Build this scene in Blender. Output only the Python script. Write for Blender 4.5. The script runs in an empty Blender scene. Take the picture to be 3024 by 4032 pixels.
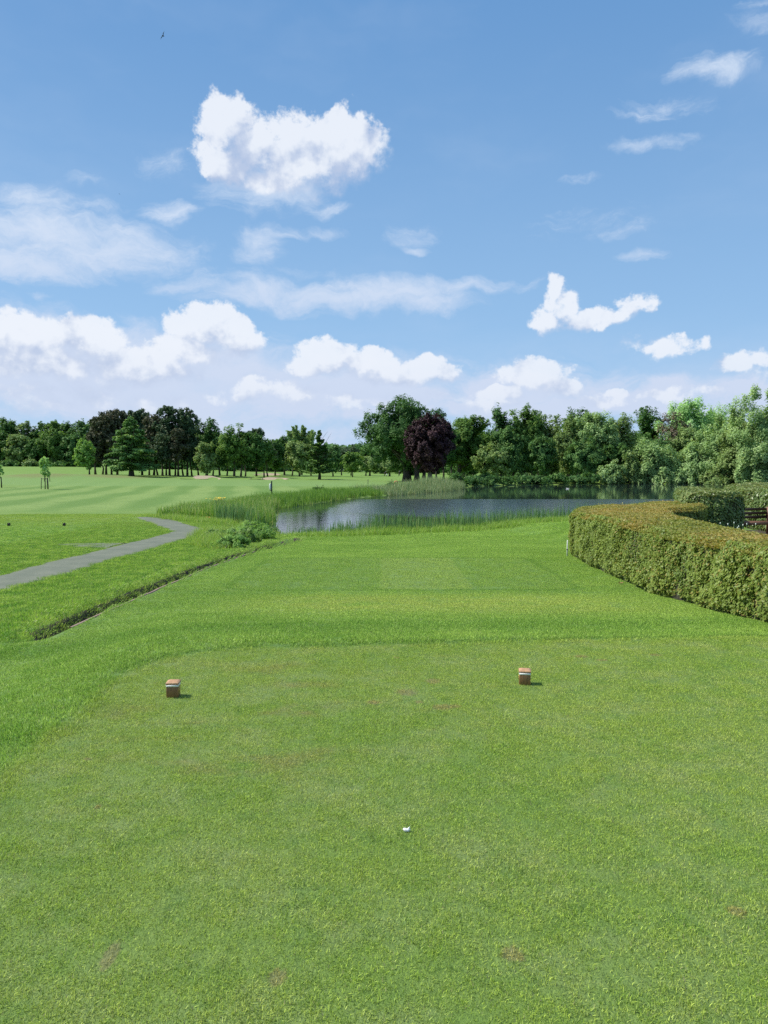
import bpy, math, random
import numpy as np
from mathutils import Vector, Matrix, Euler
R = math.radians
SC = bpy.context.scene
COL = SC.collection
# ---------------------------------------------------------------- camera
F = 3028.0; PITCH = math.atan((2016 - 1852) / F); CZ = 1.7
cam_d = bpy.data.cameras.new("camera"); cam = bpy.data.objects.new("camera", cam_d); COL.objects.link(cam)
cam_d.sensor_fit = 'VERTICAL'; cam_d.sensor_height = 36; cam_d.lens = 36 * F / 4032
cam_d.clip_start = 0.05; cam_d.clip_end = 6000
cam.location = (0, 0, CZ); cam.rotation_euler = (math.pi / 2 - PITCH, 0, 0)
SC.camera = cam
SC.view_settings.view_transform = 'Standard'; SC.view_settings.look = 'None'
SC.view_settings.exposure = 0.35; SC.view_settings.gamma = 1.0
SC.cycles.use_denoising = False
SC.cycles.max_bounces = 6; SC.cycles.diffuse_bounces = 3; SC.cycles.glossy_bounces = 2
SC.cycles.transmission_bounces = 3; SC.cycles.transparent_max_bounces = 4
# ---------------------------------------------------------------- sun
SUN_EL, SUN_AZ = R(50), R(-80)        # azimuth from +Y (view direction) towards +X
sd = bpy.data.lights.new("sun", 'SUN'); so = bpy.data.objects.new("sun", sd); COL.objects.link(so)
sd.energy = 4.6; sd.angle = R(0.55); sd.color = (1.0, 0.95, 0.86)
sv = Vector((math.sin(SUN_AZ) * math.cos(SUN_EL), math.cos(SUN_AZ) * math.cos(SUN_EL), math.sin(SUN_EL)))
so.rotation_euler = sv.to_track_quat('Z', 'Y').to_euler()

# ---------------------------------------------------------------- tiny node expression builder
class NT:
    def __init__(s, tree): s.t = tree; s.n = tree.nodes; s.l = tree.links
    def node(s, typ, **kw):
        n = s.n.new(typ)
        for k, v in kw.items(): setattr(n, k, v)
        return n
    def put(s, sock, v):
        if isinstance(v, E): s.l.new(v.s, sock)
        elif hasattr(v, 'is_output'): s.l.new(v, sock)
        else: sock.default_value = v
    def m(s, op, a, b=None, c=None, clamp=False):
        n = s.node('ShaderNodeMath', operation=op); n.use_clamp = clamp
        s.put(n.inputs[0], a)
        if b is not None: s.put(n.inputs[1], b)
        if c is not None: s.put(n.inputs[2], c)
        return E(s, n.outputs[0])
    def vm(s, op, a, b=None, scale=None, out=0):
        n = s.node('ShaderNodeVectorMath', operation=op)
        s.put(n.inputs[0], a)
        if b is not None: s.put(n.inputs[1], b)
        if scale is not None: s.put(n.inputs['Scale'], scale)
        return E(s, n.outputs[out])
    def comb(s, x, y, z):
        n = s.node('ShaderNodeCombineXYZ')
        for i, v in enumerate((x, y, z)): s.put(n.inputs[i], v)
        return E(s, n.outputs[0])
    def sep(s, v):
        n = s.node('ShaderNodeSeparateXYZ'); s.put(n.inputs[0], v)
        return [E(s, n.outputs[i]) for i in range(3)]
    def noise(s, vec, scale, detail=4, rough=0.5, dist=0.0, out=0):
        n = s.node('ShaderNodeTexNoise'); n.noise_dimensions = '3D'
        s.put(n.inputs['Vector'], vec); n.inputs['Scale'].default_value = scale
        n.inputs['Detail'].default_value = detail; n.inputs['Roughness'].default_value = rough
        n.inputs['Distortion'].default_value = dist
        return E(s, n.outputs[out])
    def ss(s, v, a, b):
        n = s.node('ShaderNodeMapRange', interpolation_type='SMOOTHSTEP'); n.clamp = True
        s.put(n.inputs[0], v); s.put(n.inputs[1], a); s.put(n.inputs[2], b)
        return E(s, n.outputs[0])
    def mix(s, f, a, b, typ='MIX'):
        n = s.node('ShaderNodeMix', data_type='RGBA', blend_type=typ)
        s.put(n.inputs[0], f)
        for i, v in ((6, a), (7, b)):
            s.put(n.inputs[i], v if isinstance(v, E) else (tuple(v) + (1,) if len(v) == 3 else v))
        return E(s, n.outputs[2])
    def attr(s, name, out='Fac'):
        n = s.node('ShaderNodeAttribute'); n.attribute_name = name
        return E(s, n.outputs[out])
class E:
    def __init__(e, nt, sock): e.nt = nt; e.s = sock
    def __add__(e, o): return e.nt.m('ADD', e, o)
    def __radd__(e, o): return e.nt.m('ADD', o, e)
    def __sub__(e, o): return e.nt.m('SUBTRACT', e, o)
    def __rsub__(e, o): return e.nt.m('SUBTRACT', o, e)
    def __mul__(e, o): return e.nt.m('MULTIPLY', e, o)
    __rmul__ = __mul__
    def __truediv__(e, o): return e.nt.m('DIVIDE', e, o)
    def max(e, o): return e.nt.m('MAXIMUM', e, o)
    def min(e, o): return e.nt.m('MINIMUM', e, o)
    def abs(e): return e.nt.m('ABSOLUTE', e)
    def cl(e): return e.nt.m('ADD', e, 0.0, clamp=True)

# ---------------------------------------------------------------- world: sky with clouds (all by direction)
def azel(px, py):
    a = (px - 1512) / F; b = -(py - 2016) / F
    v = Vector((a, math.cos(PITCH) + b * math.sin(PITCH), -math.sin(PITCH) + b * math.cos(PITCH))).normalized()
    return math.atan2(v.x, v.y), math.asin(v.z)
W_ = bpy.data.worlds.new("World"); SC.world = W_; W_.use_nodes = True
W_.cycles.sampling_method = 'MANUAL'; W_.cycles.sample_map_resolution = 256
wt = NT(W_.node_tree)
for n in list(wt.n): wt.n.remove(n)
sky = wt.node('ShaderNodeTexSky', sky_type='NISHITA')
sky.sun_disc = False; sky.sun_elevation = SUN_EL; sky.sun_rotation = SUN_AZ
sky.air_density = 1.0; sky.dust_density = 0.6; sky.ozone_density = 2.2; sky.altitude = 60
tc = wt.node('ShaderNodeTexCoord')
dirv = wt.vm('NORMALIZE', tc.outputs['Generated'])
dx, dy, dz = wt.sep(dirv)
az = wt.m('ARCTAN2', dx, dy); el = wt.m('ARCSINE', dz)
P0 = wt.comb(az, el, 0.0)
# warp of the coordinates so that outlines billow
wn = wt.noise(P0, 16, 5, 0.55, out=1)
warp = wt.vm('SCALE', wt.vm('SUBTRACT', wn, (0.5, 0.5, 0.5)), scale=0.045)
P1 = wt.vm('ADD', P0, warp)
# blobs: cx cy rx ry in the photograph measured at 1659 px wide, weight
HARD = [(500,285,66,70),(555,330,90,60),(640,345,125,82),(700,340,110,74),(765,318,78,74),(600,395,90,34),
        (480,360,70,46),(60,730,110,56),(150,720,60,40),(200,740,75,52),(90,790,140,50),(255,780,90,60),(445,705,80,52),(510,725,70,38),
        (400,760,90,44),(330,795,120,45),(700,770,75,42),(665,790,50,30),(800,790,80,32),(925,795,85,32),(860,812,90,24),
        (1160,815,85,34),(1215,840,50,28),(1085,850,50,18),
        (1182,688,40,40,.75),(1202,642,18,46,.55),(1222,672,34,36,.6),(1290,690,90,22,.6),(1362,664,32,26,.55),(1392,664,22,22,.5),(1245,697,60,22,.6),
        (1425,742,76,18,.38),(1598,782,66,24,.6),(1640,820,30,20,.5),(1328,846,26,11,.6),(1530,740,12,18,.3),(1440,852,60,16,.35),(1530,838,50,12,.3),(1290,870,70,18,.4),(1060,872,70,22,.45),(970,850,60,20,.35),(840,862,80,20,.4),(730,872,70,22,.35),(540,850,50,24,.45),(455,848,40,18,.5),(330,868,90,22,.4),(200,850,80,26,.45),(110,880,90,22,.4),(60,850,90,26,.6),(560,840,60,34,.6),(640,850,70,30,.5)]
SOFT = [(150,520,280,60,1.1),(40,560,150,50,1.0),(370,468,70,26,.8),(250,560,190,30,.9),(90,430,190,26,.55),(190,400,60,20,.4),(560,535,60,55,.6),
        (610,500,70,18,.5),(715,455,56,16,.6),(700,500,60,16,.5),(430,610,120,26,.5),(640,635,230,40,1.0),(830,640,250,40,1.05),
        (1000,615,180,20,.8),(830,660,60,20,.5),(620,585,120,18,.4),(345,350,60,28,.35),(20,605,30,14,.6),(85,637,26,9,.5),(900,540,36,11,.55),
        (1555,150,95,30,.65),(1640,25,60,34,.5),(1430,236,120,20,.55),(1395,316,95,16,.5),(1380,558,50,14,.4),
        (1300,480,110,26,.25),(1255,385,50,10,.25),(120,790,400,130,1.45),(420,815,360,120,1.4),(720,845,330,90,1.35),(900,800,150,50,.8),(500,420,90,34,.6),(560,450,70,22,.5),(600,410,110,40,.7),(560,600,80,40,.6),(150,560,230,40,.8),(60,500,140,50,.8),
        (950,865,260,48,.9),(1180,855,270,80,1.3),(1420,862,330,60,1.1),(1100,810,90,22,.35),(320,710,50,16,.5),(640,950,900,60,.6),(880,505,60,22,.25)]
def blob_env(vec, blobs):
    acc = None
    for b in blobs:
        cx, cy, rx, ry = b[:4]; w = b[4] if len(b) > 4 else 1.0
        a, e = azel(cx * 1.8228, cy * 1.8228)
        kx = F / 1.8228 / rx; ky = F / 1.8228 / ry
        n = wt.vm('MULTIPLY_ADD', vec, (kx, ky, 0)); n.s.node.inputs[2].default_value = (-a * kx, -e * ky, 0)
        L = wt.vm('DOT_PRODUCT', n, n, out=1)
        v = wt.m('MULTIPLY_ADD', L, -w, w)          # w*(1-L*L)
        acc = v if acc is None else wt.m('SMOOTH_MAX', acc, v, .22)
    return acc
fb = wt.noise(P0, 24, 8, 0.63)
OFF = (-0.010, 0.012, 0.0)
Pl = wt.vm('ADD', P0, OFF)
fb2 = wt.noise(Pl, 22, 3, 0.5)
fb1 = wt.noise(P0, 22, 3, 0.5)
envh = blob_env(P1, HARD)
envl = blob_env(wt.vm('ADD', P1, (-0.010, 0.024, 0.0)), HARD)
hf = wt.noise(P0, 85, 5, 0.6)
dh = envh + (fb - 0.5) * 2.3 + (hf - 0.5) * 1.1 + .10
alpha_h = wt.ss(dh, 0.0, wt.m('MULTIPLY_ADD', envh - envl, -1.0, .95).max(.50))
# relief shading: density towards the sun
relief = (fb1 - fb2) * 2.6 + (envh - envl).max(-.8).min(.8) * .75 + (fb - fb1) * 1.4 + (hf - 0.5) * .9
lit = wt.m('ADD', relief * 1.1, 0.40, clamp=True)
# soft layer
Ps = wt.vm('MULTIPLY', P1, (0.55, 1.5, 1))
fs = wt.noise(Ps, 19, 8, 0.66, 0.5)
envs = blob_env(P1, SOFT)
alpha_s = wt.ss(envs + (fs - 0.5) * 2.4, -0.06, 1.30) * 0.86
# faint veil over the rest of the sky, thicker low down
veil = wt.ss(wt.noise(Ps, 5, 4, 0.6), 0.45, 0.85) * 0.12 + wt.ss(el, 0.20, 0.04) * wt.ss(wt.noise(Ps, 9, 6, 0.6), 0.30, 0.62) * 0.55
# clouds elsewhere round the horizon
far_az = wt.ss(az.abs(), 0.62, 0.8)
gen = wt.ss(wt.noise(P0, 5, 7, 0.55) , 0.53, 0.62) * far_az * wt.ss(el, 0.02, 0.1)
SKY_S = 0.10
skyc = E(wt, sky.outputs[0])
# aerosol paling towards the horizon
hz = wt.ss(el, 0.62, -0.02)
base = wt.mix(1.0, skyc, (SKY_S,) * 3, 'MULTIPLY')
base = wt.mix(0.80, base, wt.mix(hz, (0.142, 0.345, 0.685), (0.37, 0.62, 0.93)))
c_soft = wt.mix(wt.ss(el, 0.05, 0.45), (0.60, 0.69, 0.87), (0.74, 0.83, 0.96))
col = wt.mix((alpha_s + veil).min(1.0), base, c_soft)
c_lit = (0.86, 0.90, 0.97); c_sh = (0.50, 0.59, 0.78)
litc = wt.mix(wt.ss(lit, -0.05, 0.95), c_sh, c_lit)
lowhz = wt.ss(el, 0.17, 0.0)
litc = wt.mix(lowhz * 0.30, litc, (0.58, 0.67, 0.84))
col = wt.mix((alpha_h * (0.91 - lowhz * 0.42)).max(gen * 0.8), col, litc)
hor = wt.ss(el, 0.055, 0.0)
col = wt.mix(hor * 0.5, col, (0.55, 0.66, 0.85))
bg = wt.node('ShaderNodeBackground'); wt.put(bg.inputs[0], col); bg.inputs[1].default_value = 0.80
wo = wt.node('ShaderNodeOutputWorld'); wt.l.new(bg.outputs[0], wo.inputs[0])

# ---------------------------------------------------------------- mesh helpers
rng = np.random.default_rng(7)
def mk_mesh(name, V, faces, mats=(), fattr=None, smooth=False, mi=None):
    """faces: (n,3|4) int array or list of such arrays"""
    me = bpy.data.meshes.new(name)
    V = np.asarray(V, dtype=np.float32)
    if isinstance(faces, np.ndarray): faces = [faces]
    faces = [np.asarray(f, dtype=np.int32) for f in faces if len(f)]
    loops = np.concatenate([f.ravel() for f in faces]) if faces else np.zeros(0, np.int32)
    tot = np.concatenate([np.full(len(f), f.shape[1]) for f in faces]) if faces else np.zeros(0, int)
    start = np.concatenate([[0], np.cumsum(tot)[:-1]]) if len(tot) else tot
    me.vertices.add(len(V)); me.vertices.foreach_set('co', V.ravel())
    me.loops.add(len(loops)); me.loops.foreach_set('vertex_index', loops)
    me.polygons.add(len(tot)); me.polygons.foreach_set('loop_start', start.astype(np.int32))
    try: me.polygons.foreach_set('loop_total', tot.astype(np.int32))
    except Exception: pass
    if mi is not None: me.polygons.foreach_set('material_index', np.asarray(mi, np.int32))
    if smooth: me.polygons.foreach_set('use_smooth', np.ones(len(tot), bool))
    for m in mats: me.materials.append(m)
    for k, a in (fattr or {}).items():
        at = me.attributes.new(k, 'FLOAT', 'FACE'); at.data.foreach_set('value', np.asarray(a, np.float32))
    me.update(); me.validate()
    return me
def link(name, me, parent=None, loc=None, rot=None):
    o = bpy.data.objects.new(name, me); COL.objects.link(o)
    if parent is not None: o.parent = parent
    if loc is not None: o.location = loc
    if rot is not None: o.rotation_euler = rot
    return o
def tag(o, label=None, cat=None, group=None, kind=None):
    if label: o['label'] = label
    if cat: o['category'] = cat
    if group: o['group'] = group
    if kind: o['kind'] = kind
    return o
def thing(name, loc, label, cat, group=None, rz=0.0):
    o = bpy.data.objects.new(name, None); o.empty_display_size = 0.2; COL.objects.link(o)
    o.location = loc; o.rotation_euler = (0, 0, rz)
    return tag(o, label, cat, group)
class MB:
    """collects simple solids into one mesh"""
    def __init__(s): s.V = []; s.F3 = []; s.F4 = []; s.n = 0
    def add(s, V, f4=(), f3=()):
        s.V.append(np.asarray(V, float))
        if len(f4): s.F4.append(np.asarray(f4) + s.n)
        if len(f3): s.F3.append(np.asarray(f3) + s.n)
        s.n += len(V)
    def box(s, c, h, rz=0.0, taper=1.0):
        x, y, z = h
        Q = np.array([(a * x * t, b * y * t, k * z) for k, t in ((-1, 1.0), (1, taper)) for a, b in ((-1, -1), (1, -1), (1, 1), (-1, 1))])
        f = [(3, 2, 1, 0), (4, 5, 6, 7)] + [(i, (i + 1) % 4, 4 + (i + 1) % 4, 4 + i) for i in range(4)]
        c_, s_ = math.cos(rz), math.sin(rz); P_ = Q.copy()
        Q[:, 0] = P_[:, 0] * c_ - P_[:, 1] * s_; Q[:, 1] = P_[:, 0] * s_ + P_[:, 1] * c_
        s.add(Q + np.array(c), f); return s
    def tube(s, pts, rad, n=7, cap=True):
        pts = np.asarray(pts, float); k = len(pts); rad = np.broadcast_to(np.asarray(rad, float), (k,))
        T = np.gradient(pts, axis=0); T /= np.linalg.norm(T, axis=1)[:, None] + 1e-9
        V = []
        up = np.array([0.0, 0, 1]) if abs(T[0][2]) < 0.9 else np.array([1.0, 0, 0])
        for i in range(k):
            a = np.cross(T[i], up); a /= np.linalg.norm(a) + 1e-9; b = np.cross(T[i], a)
            th = np.arange(n) / n * 2 * math.pi
            V.append(pts[i] + rad[i] * (np.cos(th)[:, None] * a + np.sin(th)[:, None] * b))
        V = np.concatenate(V); f = []
        for i in range(k - 1):
            for j in range(n): f.append((i * n + j, i * n + n + j, i * n + n + (j + 1) % n, i * n + (j + 1) % n))
        f3 = []
        if cap:
            V = np.vstack([V, pts[0], pts[-1]]); c0, c1 = k * n, k * n + 1
            for j in range(n): f3 += [(c0, j, (j + 1) % n), (c1, (k - 1) * n + (j + 1) % n, (k - 1) * n + j)]
        s.add(V, f, f3); return s
    def ball(s, c, r, nu=12, nv=8, fn=None):
        V = []; r = np.broadcast_to(np.asarray(r, float), (3,))
        for i in range(nv + 1):
            ph = math.pi * i / nv
            for j in range(nu):
                t = 2 * math.pi * j / nu
                p = np.array([math.sin(ph) * math.cos(t), math.sin(ph) * math.sin(t), math.cos(ph)])
                if fn: p = fn(p)
                V.append(p * r + np.array(c))
        f = [(i * nu + j, i * nu + nu + j, i * nu + nu + (j + 1) % nu, i * nu + (j + 1) % nu) for i in range(nv) for j in range(nu)]
        s.add(V, f); return s
    def build(s, name, mat, parent=None, smooth=False, **k):
        F_ = []
        if s.F4: F_.append(np.concatenate(s.F4))
        if s.F3: F_.append(np.concatenate(s.F3))
        me = mk_mesh(name, np.concatenate(s.V), F_, (mat,), smooth=smooth)
        return link(name, me, parent, **k)

# value noise in numpy
def vnoise(x, y, seed=0):
    xi = np.floor(x).astype(np.int64); yi = np.floor(y).astype(np.int64); xf = x - xi; yf = y - yi
    def h(a, b):
        n = (a * 374761393 + b * 668265263 + seed * 974711) & 0x7fffffff
        n = ((n ^ (n >> 13)) * 1274126177) & 0x7fffffff
        return ((n ^ (n >> 16)) & 0xffff) / 65535.0
    u = xf * xf * (3 - 2 * xf); v = yf * yf * (3 - 2 * yf)
    return (h(xi, yi) * (1 - u) + h(xi + 1, yi) * u) * (1 - v) + (h(xi, yi + 1) * (1 - u) + h(xi + 1, yi + 1) * u) * v
def fbm(x, y, o=4, seed=0):
    r = 0; a = 0.5; t = 0
    for i in range(o): r = r + a * vnoise(x * 2 ** i, y * 2 ** i, seed + i); t += a; a *= 0.5
    return r / t
def sstep(x, a, b):
    t = np.clip((x - a) / (b - a), 0, 1); return t * t * (3 - 2 * t)

# ---------------------------------------------------------------- terrain
def P(px, py, d):
    a = (px - 1512) / F; b = -(py - 2016) / F
    ry = math.cos(PITCH) + b * math.sin(PITCH); rz = -math.sin(PITCH) + b * math.cos(PITCH); s = d / ry
    return np.array([a * s, d, CZ + rz * s])
def px2m(d): return d / F
WATER = -1.2
POND = np.array([(-5.3,34.0),(-5.95,40.8),(-7.75,52),(-8.2,60),(-6.0,70),(-2.9,80.6),(.2,88.7),(5,101),(10.4,115.5),(12,127),(14,138),(25,150),(48.6,164),(69,172),
                 (100,172),(118,150),(108,110),(84,78),(52,60),(28,50),(9.5,41.8),(4,37.5),(-1.2,34.0),(-3.5,32.6)])
def poly_sd(x, y, poly):
    """signed distance, negative inside"""
    x = np.asarray(x, float); y = np.asarray(y, float)
    d = np.full(x.shape, 1e18); s = np.ones(x.shape)
    n = len(poly)
    for i in range(n):
        a = poly[i]; b = poly[i - 1]
        ex, ey = b[0] - a[0], b[1] - a[1]; wx, wy = x - a[0], y - a[1]
        t = np.clip((wx * ex + wy * ey) / (ex * ex + ey * ey), 0, 1)
        bx, by = wx - ex * t, wy - ey * t
        d = np.minimum(d, bx * bx + by * by)
        c1 = y >= a[1]; c2 = y < b[1]; c3 = ex * wy > ey * wx
        s = np.where((c1 & c2 & c3) | (~c1 & ~c2 & ~c3), -s, s)
    return s * np.sqrt(d)
CTRL = [(35,2068,36),(253,2068,36),(657,2027,46),(178,1927,109),(0,1916,118),(600,1935,95),(900,1960,72),(0,1985,60),(300,1985,62),(1200,1935,92),(1400,1912,118),(1500,1905,140),
        (0,1832,230),(350,1829,230),(200,1858,170),(-900,1850,200),(-900,1800,300),(400,1866,180),(560,1869,180),(700,1872,180),(850,1884,175),(950,1876,180),(1050,1886,185),
        (1055,1868,225),(1260,1880,195),(1240,1868,255),(900,1856,300),(600,1850,300),(300,1820,300),(1459,1881,265),(1560,1883,262),(1700,1880,265),(1600,1868,330),(1400,1864,340),(1100,1857,340),
        (1600,1898,162),(1690,1895,158),(1950,1885,215),(2100,1884,230),(2300,1880,250),(2600,1880,250),(3100,1880,230),(1900,1868,330),(2500,1862,400),(3400,1850,400),
        (800,1845,450),(0,1815,450),(1500,1852,520),(2200,1852,520),(3000,1850,520),(400,1893,150),(700,1899,140),(1000,1910,125)]
CP = np.array([P(*c) for c in CTRL])
CP = np.vstack([CP, [[-10,20,-.85],[-10,30,-.85],[-20,30,-.9],[-25,15,-.8],[-10,8,-.6],[-30,0,-.6],[-60,40,-.6],[60,190,-.6],[30,170,-.9],[80,185,-.9],[14,145,-1.0],[20,40,-.8],[40,30,-.4],[80,40,-.3],
                     [150,120,-.5],[140,180,-.5],[0,900,0],[-500,900,3],[500,900,0],[-500,300,3],[-400,0,0],[400,0,0],[400,400,0],[0,-300,0]]])
def far_z(x, y):
    num = 0; den = 0
    for c in CP:
        s = 6 + 0.09 * abs(c[1])
        d2 = (x - c[0]) ** 2 + (y - c[1]) ** 2
        w = 1 / (d2 + s * s) ** 1.8
        num = num + w * c[2]; den = den + w
    return num / den
PY = [-50, 7.7, 8.6, 11, 13.3, 19.0, 22, 25, 30, 34, 45]
PZ = [0, 0, -.10, -.29, -.44, -.47, -.62, -.76, -.95, -1.03, -1.05]
DX = -4.30; DW = 0.20                      # ditch centre and half width
def ditch_x(y): return DX + 0.0 * y + 0.035 * np.clip(y - 17, 0, 20) ** 1.35
def base_z(x, y):
    x, y = np.broadcast_arrays(np.asarray(x, float), np.asarray(y, float))
    p = np.interp(y, PY, PZ)
    e = np.interp(y, [6, 10, 22, 30], [-.30, -.34, -.66, -.98])
    z = p + (np.minimum(e, p) - p) * sstep(-x, 2.1, 4.0)
    zr = np.interp(y, [-50, 9, 14, 40], [0, -.1, -.42, -.5])            # right of the hedge: level garden ground
    z = z + (zr - z) * sstep(x, 5.6, 8.5) * sstep(y, 5, 12)
    # left of the ditch
    fz = far_z(x, y)
    verge = np.interp(y, [6, 10, 22, 30], [-.34, -.38, -.70, -.92])
    dx = ditch_x(y) - x
    zl = verge + (fz - verge) * sstep(dx, 0.3, 3.2)
    z = z + (zl - z) * sstep(dx, 0.0, 0.22)
    # far field takes over
    z = z + (fz - z) * sstep(y, 33, 46)
    # ditch
    dd = np.abs(x - ditch_x(y)); depth = 0.30 * sstep(y, 8.6, 11) * (1 - sstep(y, 27, 31))
    z = z - depth * (1 - sstep(dd, DW - .05, DW + .03))
    # relief
    m = sstep(y, 60, 90)
    z = z + m * 0.5 * (fbm(x * .03, y * .03, 3, 5) - .5)
    for (cx, cy, rx, ry, h) in MOUNDS: z = z + h * np.exp(-((x - cx) / rx) ** 2 - ((y - cy) / ry) ** 2)
    for b in BUNK:
        r = np.hypot((x - b[0]) / b[2], (y - b[1]) / b[3]) + .25 * (fbm(x * .35, y * .35, 2, 3) - .5)
        z = z + b[4] * np.exp(-((y - b[1] - b[3] * .9) / (b[3] * .55)) ** 2 - ((x - b[0]) / (b[2] * 1.05)) ** 2) - .35 * (1 - sstep(r, .8, 1.05))
    # undulation of mown turf
    z = z + 0.035 * (fbm(x * .5, y * .5, 3, 11) - .5) * sstep(y, 7.5, 10) + .008 * (fbm(x * .9, y * .9, 2, 19) - .5)
    return z
def mound(px, py, d, rx, ry, h):
    q = P(px, py, d); return (q[0], q[1], rx, ry, h)
MOUNDS = [mound(170, 1870, 150, 9, 7, .9), mound(440, 1872, 152, 8, 6, .7), mound(880, 1880, 178, 7, 6, .5)]
def bnk(px, d, rx, ry, h): q = P(px, 1875, d); return (q[0], q[1], rx, ry, h)
BUNK = [bnk(785, 160, 4.4, 2.6, .70), bnk(1055, 166, 4.2, 2.4, .50), bnk(1060, 222, 5.5, 5.0, .5), bnk(1880, 225, 4.0, 3.0, .4)]
def terr(x, y):
    z = base_z(x, y); sdist = poly_sd(x, y, POND) + .8 * (fbm(np.asarray(x, float) * .5, np.asarray(y, float) * .5, 3, 2) - .5)
    lim = WATER + .10 + .10 * np.maximum(sdist, 0)
    z = np.where(z > lim, lim + 0.0 * z, z)
    return np.where(sdist < 0, np.maximum(WATER + .10 + sdist * .45, WATER - 1.0), z)
def hit(px, py):
    """ground point under a pixel of the photograph (used to survey where things stand)"""
    a = (px - 1512) / F; b = -(py - 2016) / F
    ry = math.cos(PITCH) + b * math.sin(PITCH); rz = -math.sin(PITCH) + b * math.cos(PITCH)
    d = np.geomspace(1.5, 900, 6000); z = CZ + rz / ry * d; x = a / ry * d
    g = terr(x, d); i = int(np.argmax(z < g)); 
    return np.array([x[i], d[i], g[i]])
def gz(x, y): return float(terr(np.array([x], float), np.array([y], float))[0])

# ---------------------------------------------------------------- materials
def new_mat(name):
    m = bpy.data.materials.new(name); m.use_nodes = True; nt = NT(m.node_tree)
    for n in list(nt.n): nt.n.remove(n)
    out = nt.node('ShaderNodeOutputMaterial'); b = nt.node('ShaderNodeBsdfPrincipled'); nt.l.new(b.outputs[0], out.inputs[0])
    return m, nt, b, out
def bump(nt, b, h, strength=.5, dist=.02):
    n = nt.node('ShaderNodeBump'); n.inputs['Strength'].default_value = strength; n.inputs['Distance'].default_value = dist
    nt.put(n.inputs['Height'], h); nt.l.new(n.outputs[0], b.inputs['Normal'])
def pos(nt): return nt.node('ShaderNodeNewGeometry').outputs['Position']
def oco(nt): return nt.node('ShaderNodeTexCoord').outputs['Object']
def simple(name, c1, c2, scale=8, rough=.6, bmp=.3, bd=.01, metal=0, detail=6):
    m, nt, b, _ = new_mat(name); n = nt.noise(oco(nt), scale, detail, .6)
    nt.put(b.inputs['Base Color'], nt.mix(nt.ss(n, .3, .7), c1, c2)); b.inputs['Roughness'].default_value = rough; b.inputs['Metallic'].default_value = metal
    if bmp: bump(nt, b, n, bmp, bd)
    return m
def rbox(nt, x, y, cx, cy, hx, hy, r):
    qx = ((x - cx).abs() - (hx - r)).max(0.0); qy = ((y - cy).abs() - (hy - r)).max(0.0)
    return nt.vm('LENGTH', nt.comb(qx, qy, 0.0), out=1) - r
DIVOTS = [(1600,2727,.085,.05),(1705,2683,.06,.05),(1745,2785,.075,.045),(1790,2782,.05,.03),(1470,2768,.05,.03),(1650,2765,.03,.025),(432,3765,.03,.05),(1090,3850,.03,.03),
          (2020,3760,.04,.03),(2900,3590,.035,.025),(345,2990,.02,.015),(385,3180,.02,.015),(1560,2590,.03,.015),(2290,2585,.07,.03),(2370,2600,.06,.02),(2580,2580,.06,.025),
          (700,2300,.03,.02),(2445,2300,.05,.03)]
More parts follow.
